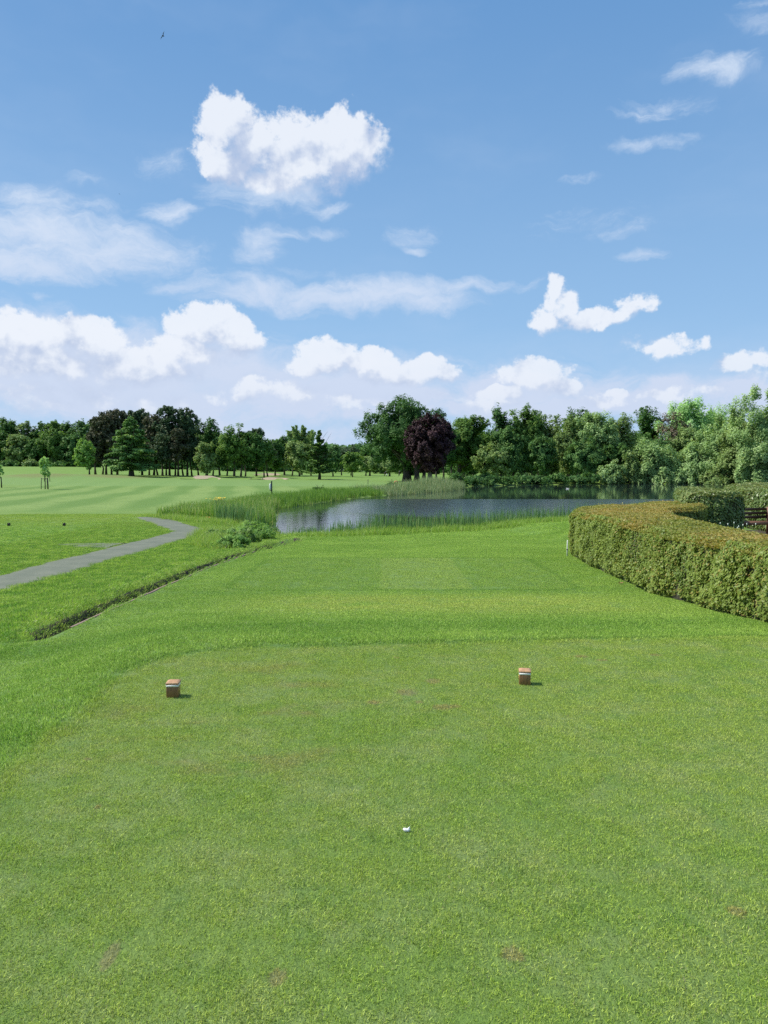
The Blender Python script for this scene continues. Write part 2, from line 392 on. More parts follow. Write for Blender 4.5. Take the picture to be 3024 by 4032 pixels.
def turf_colour(nt):
    """colour of the turf as a function of where it grows"""
    Pp = pos(nt); x, y, z = nt.sep(Pp)
    Pf = nt.comb(x, y, 0.0)
    wob = (nt.noise(Pf, .9, 3, .6) - .5) * .5 + (nt.noise(Pf, 7, 3, .6) - .5) * .22
    big = nt.noise(Pf, .35, 4, .6); med = nt.noise(Pf, 1.7, 5, .65); fine = nt.noise(Pf, 14, 4, .7)
    t1 = nt.ss(rbox(nt, x, y + x * -.12, 4.0, -.6, 6.15, 8.0, .9) + wob * .5, .10, -.06)
    t2 = nt.ss(rbox(nt, x, y, .32, 16.35, 3.1, 2.55, .3) + wob * .12, .07, -.05)
    # rough between the tees and round about
    roughc = nt.mix(nt.ss(big, .3, .7), (.134, .236, .053), (.176, .284, .073))
    roughc = nt.mix(nt.ss(med, .35, .75) * .5, roughc, (.085, .195, .030))
    dry = nt.ss((y - 11.7).abs() + wob * .8, 2.0, .5) * nt.ss((x - .9).abs(), 4.2, 1.6) * nt.ss(med, .25, .6)
    roughc = nt.mix(dry * .6, roughc, (.25, .31, .10))
    dkband = nt.ss((y - 8.9 - x * .10).abs() + wob * .4, .8, .15) * nt.ss(x, 6.5, 4.5)
    roughc = nt.mix(dkband * .35, roughc, (.070, .170, .028))  # darker green band of longer grass on the bank
    # near tee
    teec = nt.mix(nt.ss(big, .32, .68), (.175, .255, .060), (.138, .232, .044))
    teec = nt.mix(nt.ss(med, .42, .68) * .6, teec, (.205, .265, .105))
    teec = nt.mix(nt.ss(nt.noise(Pf, 4.5, 4, .7), .48, .7) * .5, teec, (.100, .190, .042))
    worn = nt.ss(nt.noise(nt.comb(x * .7, y, 3.0), 2.2, 4, .6), .50, .72) * nt.ss((x + .9).abs() + (y - 5.2).abs() * .7, 1.7, .3)
    teec = nt.mix(worn * .75, teec, (.20, .175, .09))
    st = nt.ss((x - .78).abs(), .90, .80)
    t2c = nt.mix(st * .60, nt.mix(nt.ss(med, .3, .7), (.125, .225, .052), (.150, .250, .062)), (.185, .275, .090))  # mowing stripe: sheen of the leaning blades painted as a paler green
    near = nt.mix(t1, roughc, teec); near = nt.mix(t2, near, t2c)
    te = rbox(nt, x, y + x * -.12, 4.0, -.6, 6.15, 8.0, .9) + wob * .35
    near = nt.mix(nt.ss((te - .10).abs(), .11, .02) * nt.ss(y, 5.5, 7.0) * .28, near, (.040, .105, .018))
    edge = nt.ss((rbox(nt, x, y, .32, 16.35, 3.1, 2.55, .3) - .12).abs(), .14, .03)
    near = nt.mix(edge * .35, near, (.06, .15, .026))
    # divots
    dv = None
    for (px, py, rx, ry) in DIVOTS:
        q = hit(px, py); n = nt.vm('MULTIPLY_ADD', Pf, (1 / rx, 1 / ry / 1.6, 0)); n.s.node.inputs[2].default_value = (-q[0] / rx, -q[1] / ry / 1.6, 0)
        L = 1.0 - nt.vm('LENGTH', n, out=1) * .75; dv = L if dv is None else dv.max(L)
    dvm = nt.ss(dv + (nt.noise(Pf, 32, 3, .7) - .5) * 1.5, .1, .5)
    near = nt.mix(dvm * .52, near, (.21, .17, .10))
    # left verge : lusher, patchy weeds, and the left hand fields
    vg = nt.mix(nt.ss(nt.noise(Pf, 2.6, 5, .7), .4, .62), (.085, .190, .028), (.185, .295, .060))
    vg = nt.mix(nt.ss(nt.noise(Pf, .6, 3, .6), .5, .75) * .5, vg, (.20, .30, .075))
    lf = nt.ss(x, -4.2, -4.6) * nt.ss(y, 40, 30)
    near = nt.mix(lf, near, vg)
    # far fields: fairway with mown bands, semi rough
    str_ = nt.noise(nt.comb(x * .35, y * .12, 0.0), .5, 4, .6)
    fld = nt.mix(nt.ss(big, .3, .7), (.150, .250, .058), (.190, .280, .075))
    fld = nt.mix(nt.ss(nt.noise(nt.comb(x * .6, y * .5, 7.0), .35, 5, .65), .45, .72) * .6, fld, (.20, .27, .085))
    u = x * .98 + y * .19; v = y * .60 - x * .10
    band1 = nt.m('SINE', u * 1.15); band2 = nt.m('SINE', v * .42)
    fair = nt.mix(nt.ss(band1 + band2 * .35 + (nt.noise(Pf, .8, 3, .6) - .5) * .8, -.9, .9), (.130, .225, .052), (.215, .305, .095))  # bands paint the blade-lay lightness as two greens
    dsh = nt.ss(nt.noise(nt.comb(x * .35, y * 1.3, 0.0), 1.0, 4, .7), .52, .62) * nt.ss(band1, -.2, .6)
    fair = nt.mix(dsh * .55, fair, (.075, .155, .028))
    fe = nt.ss((x + 22 + (y - 70) * .26).abs() - 17 - (y - 60) * .05 + wob * 3, 3.0, -1.0) * nt.ss(y, 46, 56) * nt.ss(y, 150, 135)
    fld = nt.mix(fe, fld, fair)
    grn = nt.ss(nt.vm('LENGTH', nt.comb((x + 14) / 62, (y - 140) / 24, 0.0), out=1), 1.05, .9)
    fld = nt.mix(grn * .8, fld, (.180, .285, .095))
    farb = nt.ss(y, 150, 190); fld = nt.mix(farb * .5, fld, (.18, .30, .062))
    rd = None
    for q in MOUNDS[:2]:
        L = 1.3 - nt.vm('LENGTH', nt.comb((x - q[0]) / q[2], (y - q[1]) / q[3], 0.0), out=1); rd = L if rd is None else rd.max(L)
    fld = nt.mix(nt.ss(rd + (str_ - .5), .25, .8) * .6, fld, (.20, .175, .075))
    fld = nt.mix(1.0, fld, (.90, .93, .76), 'MULTIPLY')
    whole = nt.mix(nt.ss(y, 32, 44), near, fld)
    # dry fringe of the path
    c = nt.mix(nt.ss(fine, .35, .7) * .35, whole, nt.mix(.5, whole, (.04, .09, .015)))
    return c, fine, Pf, t1, t2
m_ground, nt, b, _ = new_mat("turf ground")
c, fine, Pf, t1, t2 = turf_colour(nt)
x, y, z = nt.sep(Pf)
g1 = nt.noise(Pf, 60, 3, .8); g2 = nt.noise(nt.comb(x * 1.0, y * .45, 0.0), 9, 4, .75)
c = nt.mix(nt.ss(g1, .35, .7) * .5 * nt.ss(y, 40, 12), c, nt.mix(1.0, c, (.45, .5, .4), 'MULTIPLY'))
c = nt.mix(nt.ss(g2, .5, .8) * .25, c, nt.mix(1.0, c, (1.5, 1.35, 1.5), 'MULTIPLY'))
# bare soil in the ditch and under the water edge
_, _, zz = nt.sep(pos(nt))
nt.put(b.inputs['Base Color'], c); b.inputs['Roughness'].default_value = .85; b.inputs['Specular IOR Level'].default_value = .2
bump(nt, b, g1 + g2 * 1.5, .6, .03)
def leafy(name, c1, c2, c3=None, trans=.3, rough=.6, spec=.16, big=0.0):
    """leaf material: c1..c2 by leaf, c3 for some clumps (new growth, blossom, dead sprays)"""
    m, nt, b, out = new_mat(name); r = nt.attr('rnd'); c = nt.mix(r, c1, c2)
    if c3 is not None: c = nt.mix(nt.attr('tip'), c, c3)
    if big: c = nt.mix(nt.ss(nt.noise(pos(nt), big, 3, .6), .4, .7) * .4, c, nt.mix(1.0, c, (.7, .75, .7), 'MULTIPLY'))
    nt.put(b.inputs['Base Color'], c); b.inputs['Roughness'].default_value = rough; b.inputs['Specular IOR Level'].default_value = spec
    t = nt.node('ShaderNodeBsdfTranslucent'); nt.put(t.inputs[0], nt.mix(1.0, c, (1.2, 1.15, .7), 'MULTIPLY'))
    mx = nt.node('ShaderNodeMixShader'); mx.inputs[0].default_value = trans
    nt.l.new(b.outputs[0], mx.inputs[1]); nt.l.new(t.outputs[0], mx.inputs[2]); nt.l.new(mx.outputs[0], out.inputs[0])
    return m
m_blade, nt, b, out = new_mat("grass blades")
c, *_ = turf_colour(nt); r = nt.attr('rnd')
c = nt.mix(r, nt.mix(1.0, c, (.95, .95, .60), "MULTIPLY"), nt.mix(1.0, c, (4.15, 3.40, 2.45), "MULTIPLY"))
c = nt.mix(nt.attr('tip'), c, (.42, .40, .20))
nt.put(b.inputs['Base Color'], c); b.inputs['Roughness'].default_value = .5; b.inputs['Specular IOR Level'].default_value = .35
t = nt.node('ShaderNodeBsdfTranslucent'); nt.put(t.inputs[0], c)
mx = nt.node('ShaderNodeMixShader'); mx.inputs[0].default_value = .3
nt.l.new(b.outputs[0], mx.inputs[1]); nt.l.new(t.outputs[0], mx.inputs[2]); nt.l.new(mx.outputs[0], out.inputs[0])

# ---------------------------------------------------------------- ground
def axis(parts):
    out = []
    for a, b_, st in parts: out += list(np.arange(a, b_ - 1e-6, st))
    return np.array(out + [parts[-1][1]])
gx = axis([(-1500,-300,100),(-300,-100,12),(-100,-40,3),(-40,-14,1.0),(-14,-5.6,.3),(-5.6,-3.9,.055),(-3.9,7,.22),(7,20,.5),(20,60,1.5),(60,120,4),(120,320,16),(320,1520,100)])
gy = axis([(-60,-4,6),(-4,36,.25),(36,60,.5),(60,120,1.2),(120,280,2.0),(280,500,10),(500,2500,100)])
GX, GY = np.meshgrid(gx, gy); GZ = terr(GX, GY)
GZ[GY > 600] += 0
nx, ny = len(gx), len(gy); idx = np.arange(nx * ny).reshape(ny, nx)
q = np.stack([idx[:-1, :-1], idx[:-1, 1:], idx[1:, 1:], idx[1:, :-1]], -1).reshape(-1, 4)
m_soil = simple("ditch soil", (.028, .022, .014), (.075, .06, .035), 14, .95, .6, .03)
cx = GX[:-1, :-1].ravel() + .03; cy = GY[:-1, :-1].ravel()
inditch = (np.abs(cx - ditch_x(cy)) < DW + .04) & (cy > 9.6) & (cy < 30)
ground = link('ground', mk_mesh('ground', np.stack([GX, GY, GZ], -1).reshape(-1, 3), q, (m_ground, m_soil), smooth=True, mi=inditch.astype(int)))
tag(ground, 'mown green golf turf with raised tees, banks and far fairways', kind='structure')

# ---------------------------------------------------------------- water
m, nt, b, out = new_mat("pond water")
Pp = pos(nt); x, y, z = nt.sep(Pp)
wv = nt.noise(nt.comb(x, y * 1.0, 0.0), 1.9, 4, .6)
wv2 = nt.noise(nt.comb(x, y, 2.0), 5.5, 3, .6)
edge = (nt.noise(nt.comb(x * .25, y * .12, 0.0), .5, 5, .65) - .5) * 14
# breeze ruffles the middle of the pond; the lee of the far trees and the left corner lie calm
fr = nt.ss(y + edge * .12 + x * .0, 79, 76.5) * nt.ss(x + (y - 50) * .02 + edge * .35, -4.6, -1.0) * nt.ss(y + x * .55 + edge * .3, 47, 52)
calm = nt.m('ADD', .05, fr * .80) + nt.ss(y, 62, 52) * .16
n1 = nt.node('ShaderNodeBump'); n1.inputs['Distance'].default_value = .035; nt.put(n1.inputs['Height'], wv + wv2 * .35); nt.put(n1.inputs['Strength'], calm)
b.inputs['Base Color'].default_value = (.022, .034, .034, 1); b.inputs['IOR'].default_value = 1.33
nt.put(b.inputs['Roughness'], nt.m('ADD', .03, fr * .12)); nt.l.new(n1.outputs[0], b.inputs['Normal'])
wp = POND.copy(); cen = wp.mean(0)
ax = axis([(-14, 125, 3)]); ay = axis([(28, 178, 3)])
AX, AY = np.meshgrid(ax, ay); ii = np.arange(AX.size).reshape(AX.shape)
keep = poly_sd(AX[:-1, :-1] + 1.5, AY[:-1, :-1] + 1.5, POND) < 5
qq = np.stack([ii[:-1, :-1], ii[:-1, 1:], ii[1:, 1:], ii[1:, :-1]], -1)[keep]
water = link('water', mk_mesh('water', np.stack([AX, AY, AX * 0 + WATER], -1).reshape(-1, 3), qq, (m,), smooth=True))
tag(water, 'dark pond with a ruffled pale blue middle', kind='structure')

# ---------------------------------------------------------------- path
m_path, nt, b, _ = new_mat("asphalt path")
Pp = pos(nt); n1 = nt.noise(Pp, 1.2, 5, .65); n2 = nt.noise(Pp, 60, 3, .8)
c = nt.mix(nt.ss(n1, .3, .7), (.105, .125, .085), (.155, .170, .118)); c = nt.mix(nt.ss(n2, .45, .7) * .35, c, (.10, .10, .08))
c = nt.mix(nt.ss(nt.noise(Pp, 5, 4, .7), .6, .75) * .4, c, (.13, .17, .07))
nt.put(b.inputs['Base Color'], c); b.inputs['Roughness'].default_value = .9; bump(nt, b, n2, .5, .01)
def ribbon(name, A, B, mat, label, nn=60, m_=8, lift=.022):
    def res(Q):
        Q = np.array(Q)[:, :2]; d = np.concatenate([[0], np.cumsum(np.linalg.norm(np.diff(Q, axis=0), axis=1))])
        t = np.linspace(0, d[-1], nn); return np.stack([np.interp(t, d, Q[:, k]) for k in (0, 1)], -1)
    a, b_ = res(A), res(B)
    for _ in range(2):
        for Q in (a, b_): Q[1:-1] = .25 * Q[:-2] + .5 * Q[1:-1] + .25 * Q[2:]
    V = []
    for i in range(nn):
        for j in range(m_ + 1):
            w = j / m_; p = a[i] * (1 - w) + b_[i] * w
            if j in (0, m_): p = p + (np.random.default_rng(i * 31 + j).random(2) - .5) * .16
            V.append(p)
    V = np.array(V); z = terr(V[:, 0], V[:, 1]) + lift
    k = np.arange(len(V)) % (m_ + 1); z = np.where((k == 0) | (k == m_), z - .02, z)
    ii = np.arange(len(V)).reshape(nn, m_ + 1)
    q = np.stack([ii[:-1, :-1], ii[1:, :-1], ii[1:, 1:], ii[:-1, 1:]], -1).reshape(-1, 4)
    o = link(name, mk_mesh(name, np.column_stack([V, z]), q, (mat,), smooth=True)); tag(o, label, kind='structure'); return o
lowE = [hit(*p) for p in ((0,2329),(120,2299),(241,2266),(422,2212),(560,2172),(663,2145),(750,2118),(826,2091),(812,2083),(740,2065),(645,2037))]
uppE = [hit(*p) for p in ((0,2266),(90,2241),(181,2215),(362,2175),(430,2156),(500,2139),(600,2115),(675,2094),(650,2083),(610,2070),(536,2037))]
d0 = (lowE[0] - lowE[2]); d0 /= np.linalg.norm(d0)
lowE.insert(0, lowE[0] + d0 * 12); uppE.insert(0, uppE[0] + d0 * 12)
ribbon('path', uppE, lowE, m_path, 'grey asphalt path bending past the ditch towards the fairway', 110)
sA = [hit(*p) for p in ((225,2146),(330,2140),(420,2139),(500,2139))]; sB = [hit(*p) for p in ((225,2147),(300,2158),(380,2160),(425,2158))]
ribbon('path', sA, sB, m_path, 'short worn grey spur running off the path', 30, 5, .035)

# ---------------------------------------------------------------- scattered turf blades (stuff)
def normal_euler(x, y, spin):
    e = .15
    dzx = (terr(x + e, y) - terr(x - e, y)) / (2 * e); dzy = (terr(x, y + e) - terr(x, y - e)) / (2 * e)
    n = np.stack([-dzx, -dzy, np.ones_like(dzx)], -1); n /= np.linalg.norm(n, axis=1)[:, None]
    # R = Ry(b) Rx(a) tilt then spin about the local z : composed as matrix, returned as XYZ euler
    E_ = np.zeros((len(x), 3))
    t = np.stack([np.cos(spin), np.sin(spin), np.zeros_like(spin)], -1)
    X = t - n * (t * n).sum(1)[:, None]; X /= np.linalg.norm(X, axis=1)[:, None]; Y = np.cross(n, X)
    E_[:, 0] = np.arctan2(Y[:, 2], n[:, 2]); E_[:, 1] = np.arcsin(np.clip(-X[:, 2], -1, 1)); E_[:, 2] = np.arctan2(X[:, 1], X[:, 0])
    return E_
def blades(n, rad, h, w, lean=.6, seed=0, curve=.35, square=False, segs=2, tipfrac=.02, htap=0.0):
    """n grass blades: each a tapering bent strip"""
    g = np.random.default_rng(seed)
    if square: px, py = (g.random(n) - .5) * 2 * rad, (g.random(n) - .5) * 2 * rad
    else:
        r_ = rad * np.sqrt(g.random(n)); a = g.random(n) * 2 * np.pi; px, py = r_ * np.cos(a), r_ * np.sin(a)
    hh = h * g.uniform(.55, 1.15, n); 
    if htap: hh = hh * (1 - htap * (np.hypot(px, py) / rad) ** 2)
    ww = w * g.uniform(.6, 1.3, n); yaw = g.random(n) * 2 * np.pi; ln = np.abs(g.normal(0, lean, n)); ld = g.random(n) * 2 * np.pi
    sx, sy = np.cos(yaw) * ww / 2, np.sin(yaw) * ww / 2
    rows = []
    for k in range(segs + 1):
        t = k / segs; tilt = ln * (t + curve * t * t)
        zz = hh * t / np.sqrt(1 + ln ** 2) ; off = hh * tilt * t / np.sqrt(1 + ln ** 2)
        cx_, cy_ = px + np.cos(ld) * off, py + np.sin(ld) * off; wk = (1 - t) ** .7 if k < segs else 0
        if k < segs: rows += [np.stack([cx_ - sx * wk, cy_ - sy * wk, zz], -1), np.stack([cx_ + sx * wk, cy_ + sy * wk, zz], -1)]
        else: rows += [np.stack([cx_, cy_, zz], -1)]
    V = np.stack(rows, 1); k = V.shape[1]; b0 = np.arange(n) * k
    quads = [np.stack([b0 + 2 * i, b0 + 2 * i + 1, b0 + 2 * i + 3, b0 + 2 * i + 2], -1) for i in range(segs - 1)]
    tris = np.stack([b0 + 2 * (segs - 1), b0 + 2 * segs - 1, b0 + 2 * segs], -1)
    rnd = g.random(n); tip = (g.random(n) < tipfrac).astype(float)
    Fq = np.concatenate(quads) if quads else np.zeros((0, 4), int)
    return V.reshape(-1, 3), Fq, tris, np.concatenate([np.tile(rnd, segs - 1), rnd]), np.concatenate([np.tile(tip, segs - 1), tip])
def gn_scatter():
    ng = bpy.data.node_groups.new("scatter blades", 'GeometryNodeTree')
    ng.interface.new_socket('Geometry', in_out='INPUT', socket_type='NodeSocketGeometry')
    ng.interface.new_socket('Geometry', in_out='OUTPUT', socket_type='NodeSocketGeometry')
    N = ng.nodes; L = ng.links
    gi = N.new('NodeGroupInput'); go = N.new('NodeGroupOutput'); sp = N.new('GeometryNodeSeparateGeometry'); sp.domain = 'POINT'
    at = N.new('GeometryNodeInputNamedAttribute'); at.data_type = 'FLOAT'; at.inputs['Name'].default_value = 'ispt'
    cmp_ = N.new('FunctionNodeCompare'); cmp_.data_type = 'FLOAT'; cmp_.operation = 'GREATER_THAN'; cmp_.inputs[1].default_value = .5
    L.new(at.outputs[0], cmp_.inputs[0]); L.new(cmp_.outputs[0], sp.inputs['Selection']); L.new(gi.outputs[0], sp.inputs[0])
    iop = N.new('GeometryNodeInstanceOnPoints'); L.new(sp.outputs[0], iop.inputs['Points']); L.new(sp.outputs[1], iop.inputs['Instance'])
    ra = N.new('GeometryNodeInputNamedAttribute'); ra.data_type = 'FLOAT_VECTOR'; ra.inputs['Name'].default_value = 'rot'
    e2r = N.new('FunctionNodeEulerToRotation'); L.new(ra.outputs[0], e2r.inputs[0]); L.new(e2r.outputs[0], iop.inputs['Rotation'])
    sa = N.new('GeometryNodeInputNamedAttribute'); sa.data_type = 'FLOAT_VECTOR'; sa.inputs['Name'].default_value = 'scl'
    L.new(sa.outputs[0], iop.inputs['Scale']); L.new(iop.outputs[0], go.inputs[0])
    return ng
NG = gn_scatter()
def scatter(name, patch, pts, rot, scl, mat, label, lift=0.0, kind='stuff', cat='grass', parent=None):
    V, Fq, Ft, rnd, tip = patch; n0 = len(V); npt = len(pts)
    allV = np.concatenate([V, pts + np.array([0, 0, lift])])
    me = mk_mesh(name, allV, [Fq, Ft], (mat,), {'rnd': rnd, 'tip': tip})
    a = me.attributes.new('ispt', 'FLOAT', 'POINT'); a.data.foreach_set('value', np.concatenate([np.zeros(n0), np.ones(npt)]).astype(np.float32))
    for k, arr in (('rot', rot), ('scl', scl)):
        a = me.attributes.new(k, 'FLOAT_VECTOR', 'POINT'); full = np.zeros((n0 + npt, 3), np.float32); full[n0:] = arr; a.data.foreach_set('vector', full.ravel())
    o = link(name, me, parent); md = o.modifiers.new('scatter', 'NODES'); md.node_group = NG
    if parent is None: tag(o, label, cat, kind=kind)
    else: tag(o, kind=kind)
    return o
def grid_pts(x0, x1, y0, y1, st, seed=0, jit=.5):
    g = np.random.default_rng(seed); X, Y = np.meshgrid(np.arange(x0, x1, st), np.arange(y0, y1, st))
    X = X.ravel() + (g.random(X.size) - .5) * st * jit * 2; Y = Y.ravel() + (g.random(Y.size) - .5) * st * jit * 2
    return X, Y, g
def in_view(X, Y, m=2.4): return np.abs(X) < Y * .53 + m
def on_tee(X, Y):
    y2 = Y - .12 * X; q = np.hypot(np.maximum(np.abs(X - 4) - 5.25, 0), np.maximum(np.abs(y2 + .6) - 7.1, 0)) - .9
    w = .25 * (fbm(X * 1.5, Y * 1.5, 3, 9) - .5); return (q + w) < .02
def on_tee2(X, Y): return (np.abs(X - .32) < 3.05) & (np.abs(Y - 16.35) < 2.5)
DV = [(hit(p[0], p[1]), p[2], p[3]) for p in DIVOTS]
def off_divot(X, Y):
    k = np.ones(len(X), bool)
    for q, rx, ry in DV: k &= np.hypot((X - q[0]) / (rx * .8), (Y - q[1]) / (ry * 1.4)) > 1
    return k
def run_scatter(name, X, Y, g, patch, label, s0=.85, s1=1.2, hs=None, mat=m_blade, lift=-.003, cat='grass', tilt=True, parent=None):
    sp = g.random(len(X)) * 2 * np.pi
    rot = normal_euler(X, Y, sp) if tilt else np.stack([g.normal(0, .04, len(X)), g.normal(0, .04, len(X)), sp], -1)
    s = g.uniform(s0, s1, len(X)); sc_ = np.stack([s, s, s if hs is None else s * hs], -1)
    return scatter(name, patch, np.stack([X, Y, terr(X, Y)], -1), rot, sc_, mat, label, lift, cat=cat, parent=parent)
# near tee, closely mown
X, Y, g = grid_pts(-3.2, 8, .9, 8.6, .13, 1)
k = in_view(X, Y) & on_tee(X, Y) & off_divot(X, Y)
run_scatter('mown_grass', X[k], Y[k], g, blades(520, .125, .016, .0030, .9, 3, square=False), 'closely mown grass of the near tee', .85, 1.25)
# second tee
X, Y, g = grid_pts(-3, 3.6, 13.6, 19, .24, 2)
k = on_tee2(X, Y)
run_scatter('mown_grass', X[k], Y[k], g, blades(700, .22, .018, .0055, .8, 4), 'closely mown grass of the lower tee with a paler stripe', .85, 1.25)
# longer rough round both tees
X, Y, g = grid_pts(-9.5, 8.2, .9, 31, .17, 5)
sd_ = poly_sd(X, Y, POND)
k = in_view(X, Y) & ~on_tee(X, Y) & ~on_tee2(X, Y) & ((X > ditch_x(Y) + .24) | (Y < 9.6)) & (sd_ > 1.0) & ((X < 5.4) | (Y > 22)) & (Y < 33) 
hs = np.interp(Y, [6, 9, 10.5, 20], [1.15, 1.0, .8, .8])
run_scatter('rough_grass', X[k], Y[k], g, blades(420, .17, .026, .0052, .8, 6, segs=2), 'longer bright green grass between and around the tees', .8, 1.2, hs[k])
X, Y, g = grid_pts(-9, 20, 29, 44, .42, 7)
k = in_view(X, Y) & (poly_sd(X, Y, POND) > 1.4) & (X > -4.0)
run_scatter('rough_grass', X[k], Y[k], g, blades(520, .42, .034, .013, .8, 8), 'grass of the bank between the lower tee and the pond', .8, 1.2)
# verge left of the ditch: lush and weedy
X, Y, g = grid_pts(-13, -3.8, 9.4, 38, .19, 9)
dpath = poly_sd(X, Y, np.array([p[:2] for p in lowE] + [p[:2] for p in uppE[::-1]]))
k = in_view(X, Y) & (X < ditch_x(Y) - .2) & (dpath > -.01) & (poly_sd(X, Y, POND) > 1.2)
hs = .7 + 1.3 * fbm(X * .8, Y * .8, 3, 21) + (-.45) * np.exp(-((X - ditch_x(Y) + .35) / .35) ** 2)
run_scatter('verge_grass', X[k], Y[k], g, blades(260, .20, .040, .0080, .9, 10, segs=2, tipfrac=.06), 'lush weedy grass of the verge between ditch and path', .8, 1.3, hs[k])
X, Y, g = grid_pts(-22, -8, 17, 46, .45, 12)
k = in_view(X, Y) & (dpath[:1].size > 0)
dpath2 = poly_sd(X, Y, np.array([p[:2] for p in lowE] + [p[:2] for p in uppE[::-1]]))
dsp = poly_sd(X, Y, np.array([p[:2] for p in sA] + [p[:2] for p in sB[::-1]]))
k = k & (dpath2 > .12) & (X < -8.2) & (dsp > .15)
run_scatter('field_grass', X[k], Y[k], g, blades(380, .42, .030, .011, .7, 13), 'short field grass left of the asphalt path', .8, 1.25)

# ---------------------------------------------------------------- reeds (stuff)
m_reed = leafy("reed leaves", (.080, .200, .028), (.240, .410, .070), (.55, .58, .25), .35, .45, .4)
m_iris = leafy("flag iris leaves", (.080, .190, .055), (.200, .340, .130), (.36, .42, .16), .3, .4, .45)
m_pale = leafy("pale reed leaves", (.16, .25, .10), (.32, .41, .20), (.46, .44, .25), .3, .5, .35)
m_bank = leafy("long bank grass", (.190, .340, .050), (.380, .540, .110), (.50, .50, .22), .35, .5, .3)
BED = np.array([(-13.2,44.0),(-11,42.4),(-9,40.6),(-7.4,38.7),(-6.3,37.6),(-5.5,37.4),(-6.1,41.5),(-7.8,52),(-8.3,60),(-10,61),(-11.2,53),(-13.2,48.5)])
def bed(name, poly, st, patch, mat, label, seed, hf=None, base=None, cat='reeds', noise=.5):
    x0, y0 = poly.min(0); x1, y1 = poly.max(0); X, Y, g = grid_pts(x0, x1, y0, y1, st, seed)
    k = poly_sd(X, Y, poly) < 0; X, Y = X[k], Y[k]
    hs = (1 - noise / 2 + noise * fbm(X * .5, Y * .5, 3, seed)) * (1 if hf is None else hf(X, Y))
    sp = g.random(len(X)) * 6.28; rot = np.stack([g.normal(0, .06, len(X)), g.normal(0, .06, len(X)), sp], -1); s = g.uniform(.8, 1.2, len(X))
    z = np.maximum(terr(X, Y), WATER - .1)
    return scatter(name, patch, np.stack([X, Y, z], -1), rot, np.stack([s, s, s * hs], -1), mat, label, cat=cat)
rp = blades(60, .42, .95, .030, .16, 20, .5, segs=3, tipfrac=.08, htap=.1)
bed('reeds', BED, .55, rp, m_reed, 'dense green reed bed at the left end of the pond', 30, lambda X, Y: (.62 + .25 * sstep(X, -13, -8)) * (1 - .25 * sstep(X, -7, -5)))
# strip of reeds running away along the far left shore
shore = POND[3:11]
def strip_poly(pts, off0, off1):
    pts = np.array(pts, float); t = np.gradient(pts, axis=0); n = np.stack([-t[:, 1], t[:, 0]], -1); n /= np.linalg.norm(n, axis=1)[:, None]
    return np.vstack([pts + n * off0, (pts + n * off1)[::-1]])
SP1 = strip_poly([(-7.6,58),(-7.6,62),(-5.6,70),(-2.9,80.6),(.2,88.7)], -.2, 3.8)
bed('reeds', SP1, .7, blades(50, .5, .85, .04, .16, 21, .5, segs=2, tipfrac=.08), m_reed, 'green reeds lining the left shore beyond the bend of the pond', 31, lambda X, Y: .85 + .1 * sstep(Y, 60, 90))
SP2 = strip_poly([(.2,88.7),(5,101),(10.4,115.5),(12,128)], -1.2, 5.0)
bed('reeds', SP2, .9, blades(50, .65, 1.25, .055, .2, 22, .6, segs=2, tipfrac=.15), m_pale, 'tall pale grey green reeds in front of the purple beech', 32, lambda X, Y: .70 + .4 * sstep(Y, 95, 120))
near_sh = [(-3.9,32.6),(-3.0,32.4),(-1.2,33.6),(4,37.1),(9.5,41.4),(16,44.6),(28,49.6)]
SP3 = strip_poly(near_sh, -.9, .9)
bed('iris_leaves', SP3, .42, blades(15, .40, .86, .034, .10, 23, .3, segs=3, tipfrac=.05), m_iris, 'upright blue green iris blades along the near shore of the pond', 33, lambda X, Y: .45 + .5 * sstep(X, -4, 0), noise=1.0)
SP4 = strip_poly(near_sh, -2.1, -.35)
bed('bank_grass', SP4, .40, blades(90, .42, .31, .017, .35, 24, .6, segs=2, tipfrac=.06), m_bank, 'fringe of long unmown grass along the near shore of the pond', 34, lambda X, Y: .5 + .4 * sstep(X, -4, 0), noise=.9, cat='grass')
IR = np.array([(-8.6,39.6),(-7.4,38.6),(-6.2,37.5),(-5.6,37.8),(-6.4,39.4),(-8.0,40.6)])
bed('iris_leaves', IR, .34, blades(26, .30, .80, .05, .12, 25, .3, segs=3, tipfrac=.03), m_iris, 'dark blue green clump of iris blades in front of the left reed bed', 35)
FR = np.array([(-13.6,43.4),(-11,41.2),(-9,39.4),(-7.2,37.2),(-6.0,36.0),(-5.6,34.6),(-5.6,33.2),(-6.2,33.6),(-7.6,36),(-9.8,38.4),(-12.4,41.4)])
bed('bank_grass', FR, .42, blades(80, .42, .30, .017, .4, 26, .6, segs=2, tipfrac=.06), m_bank, 'long rough grass in front of the left reed bed', 36, noise=1.0, cat='grass')
WE = np.array([(-5.0,24),(-4.7,27),(-4.7,30),(-5.1,32),(-6,33.2),(-7.5,33),(-7.2,29),(-6.2,25.5)])
bed('weed_grass', WE, .36, blades(70, .36, .36, .014, .45, 28, .8, segs=2, tipfrac=.12), m_bank, 'tall tangled grass round the bushes where the ditch meets the pond', 39, noise=1.2, cat='grass')
DE = np.array([[ditch_x(y_) - .26, y_] for y_ in np.linspace(10, 25, 12)] + [[ditch_x(y_) - .60, y_] for y_ in np.linspace(25, 10, 12)])
bed('ditch_grass', DE, .13, blades(26, .12, .075, .007, .7, 27, .9, segs=3, tipfrac=.10), m_bank, 'coarse dark grass hanging over the far lip of the ditch', 37, noise=1.2, cat='grass')

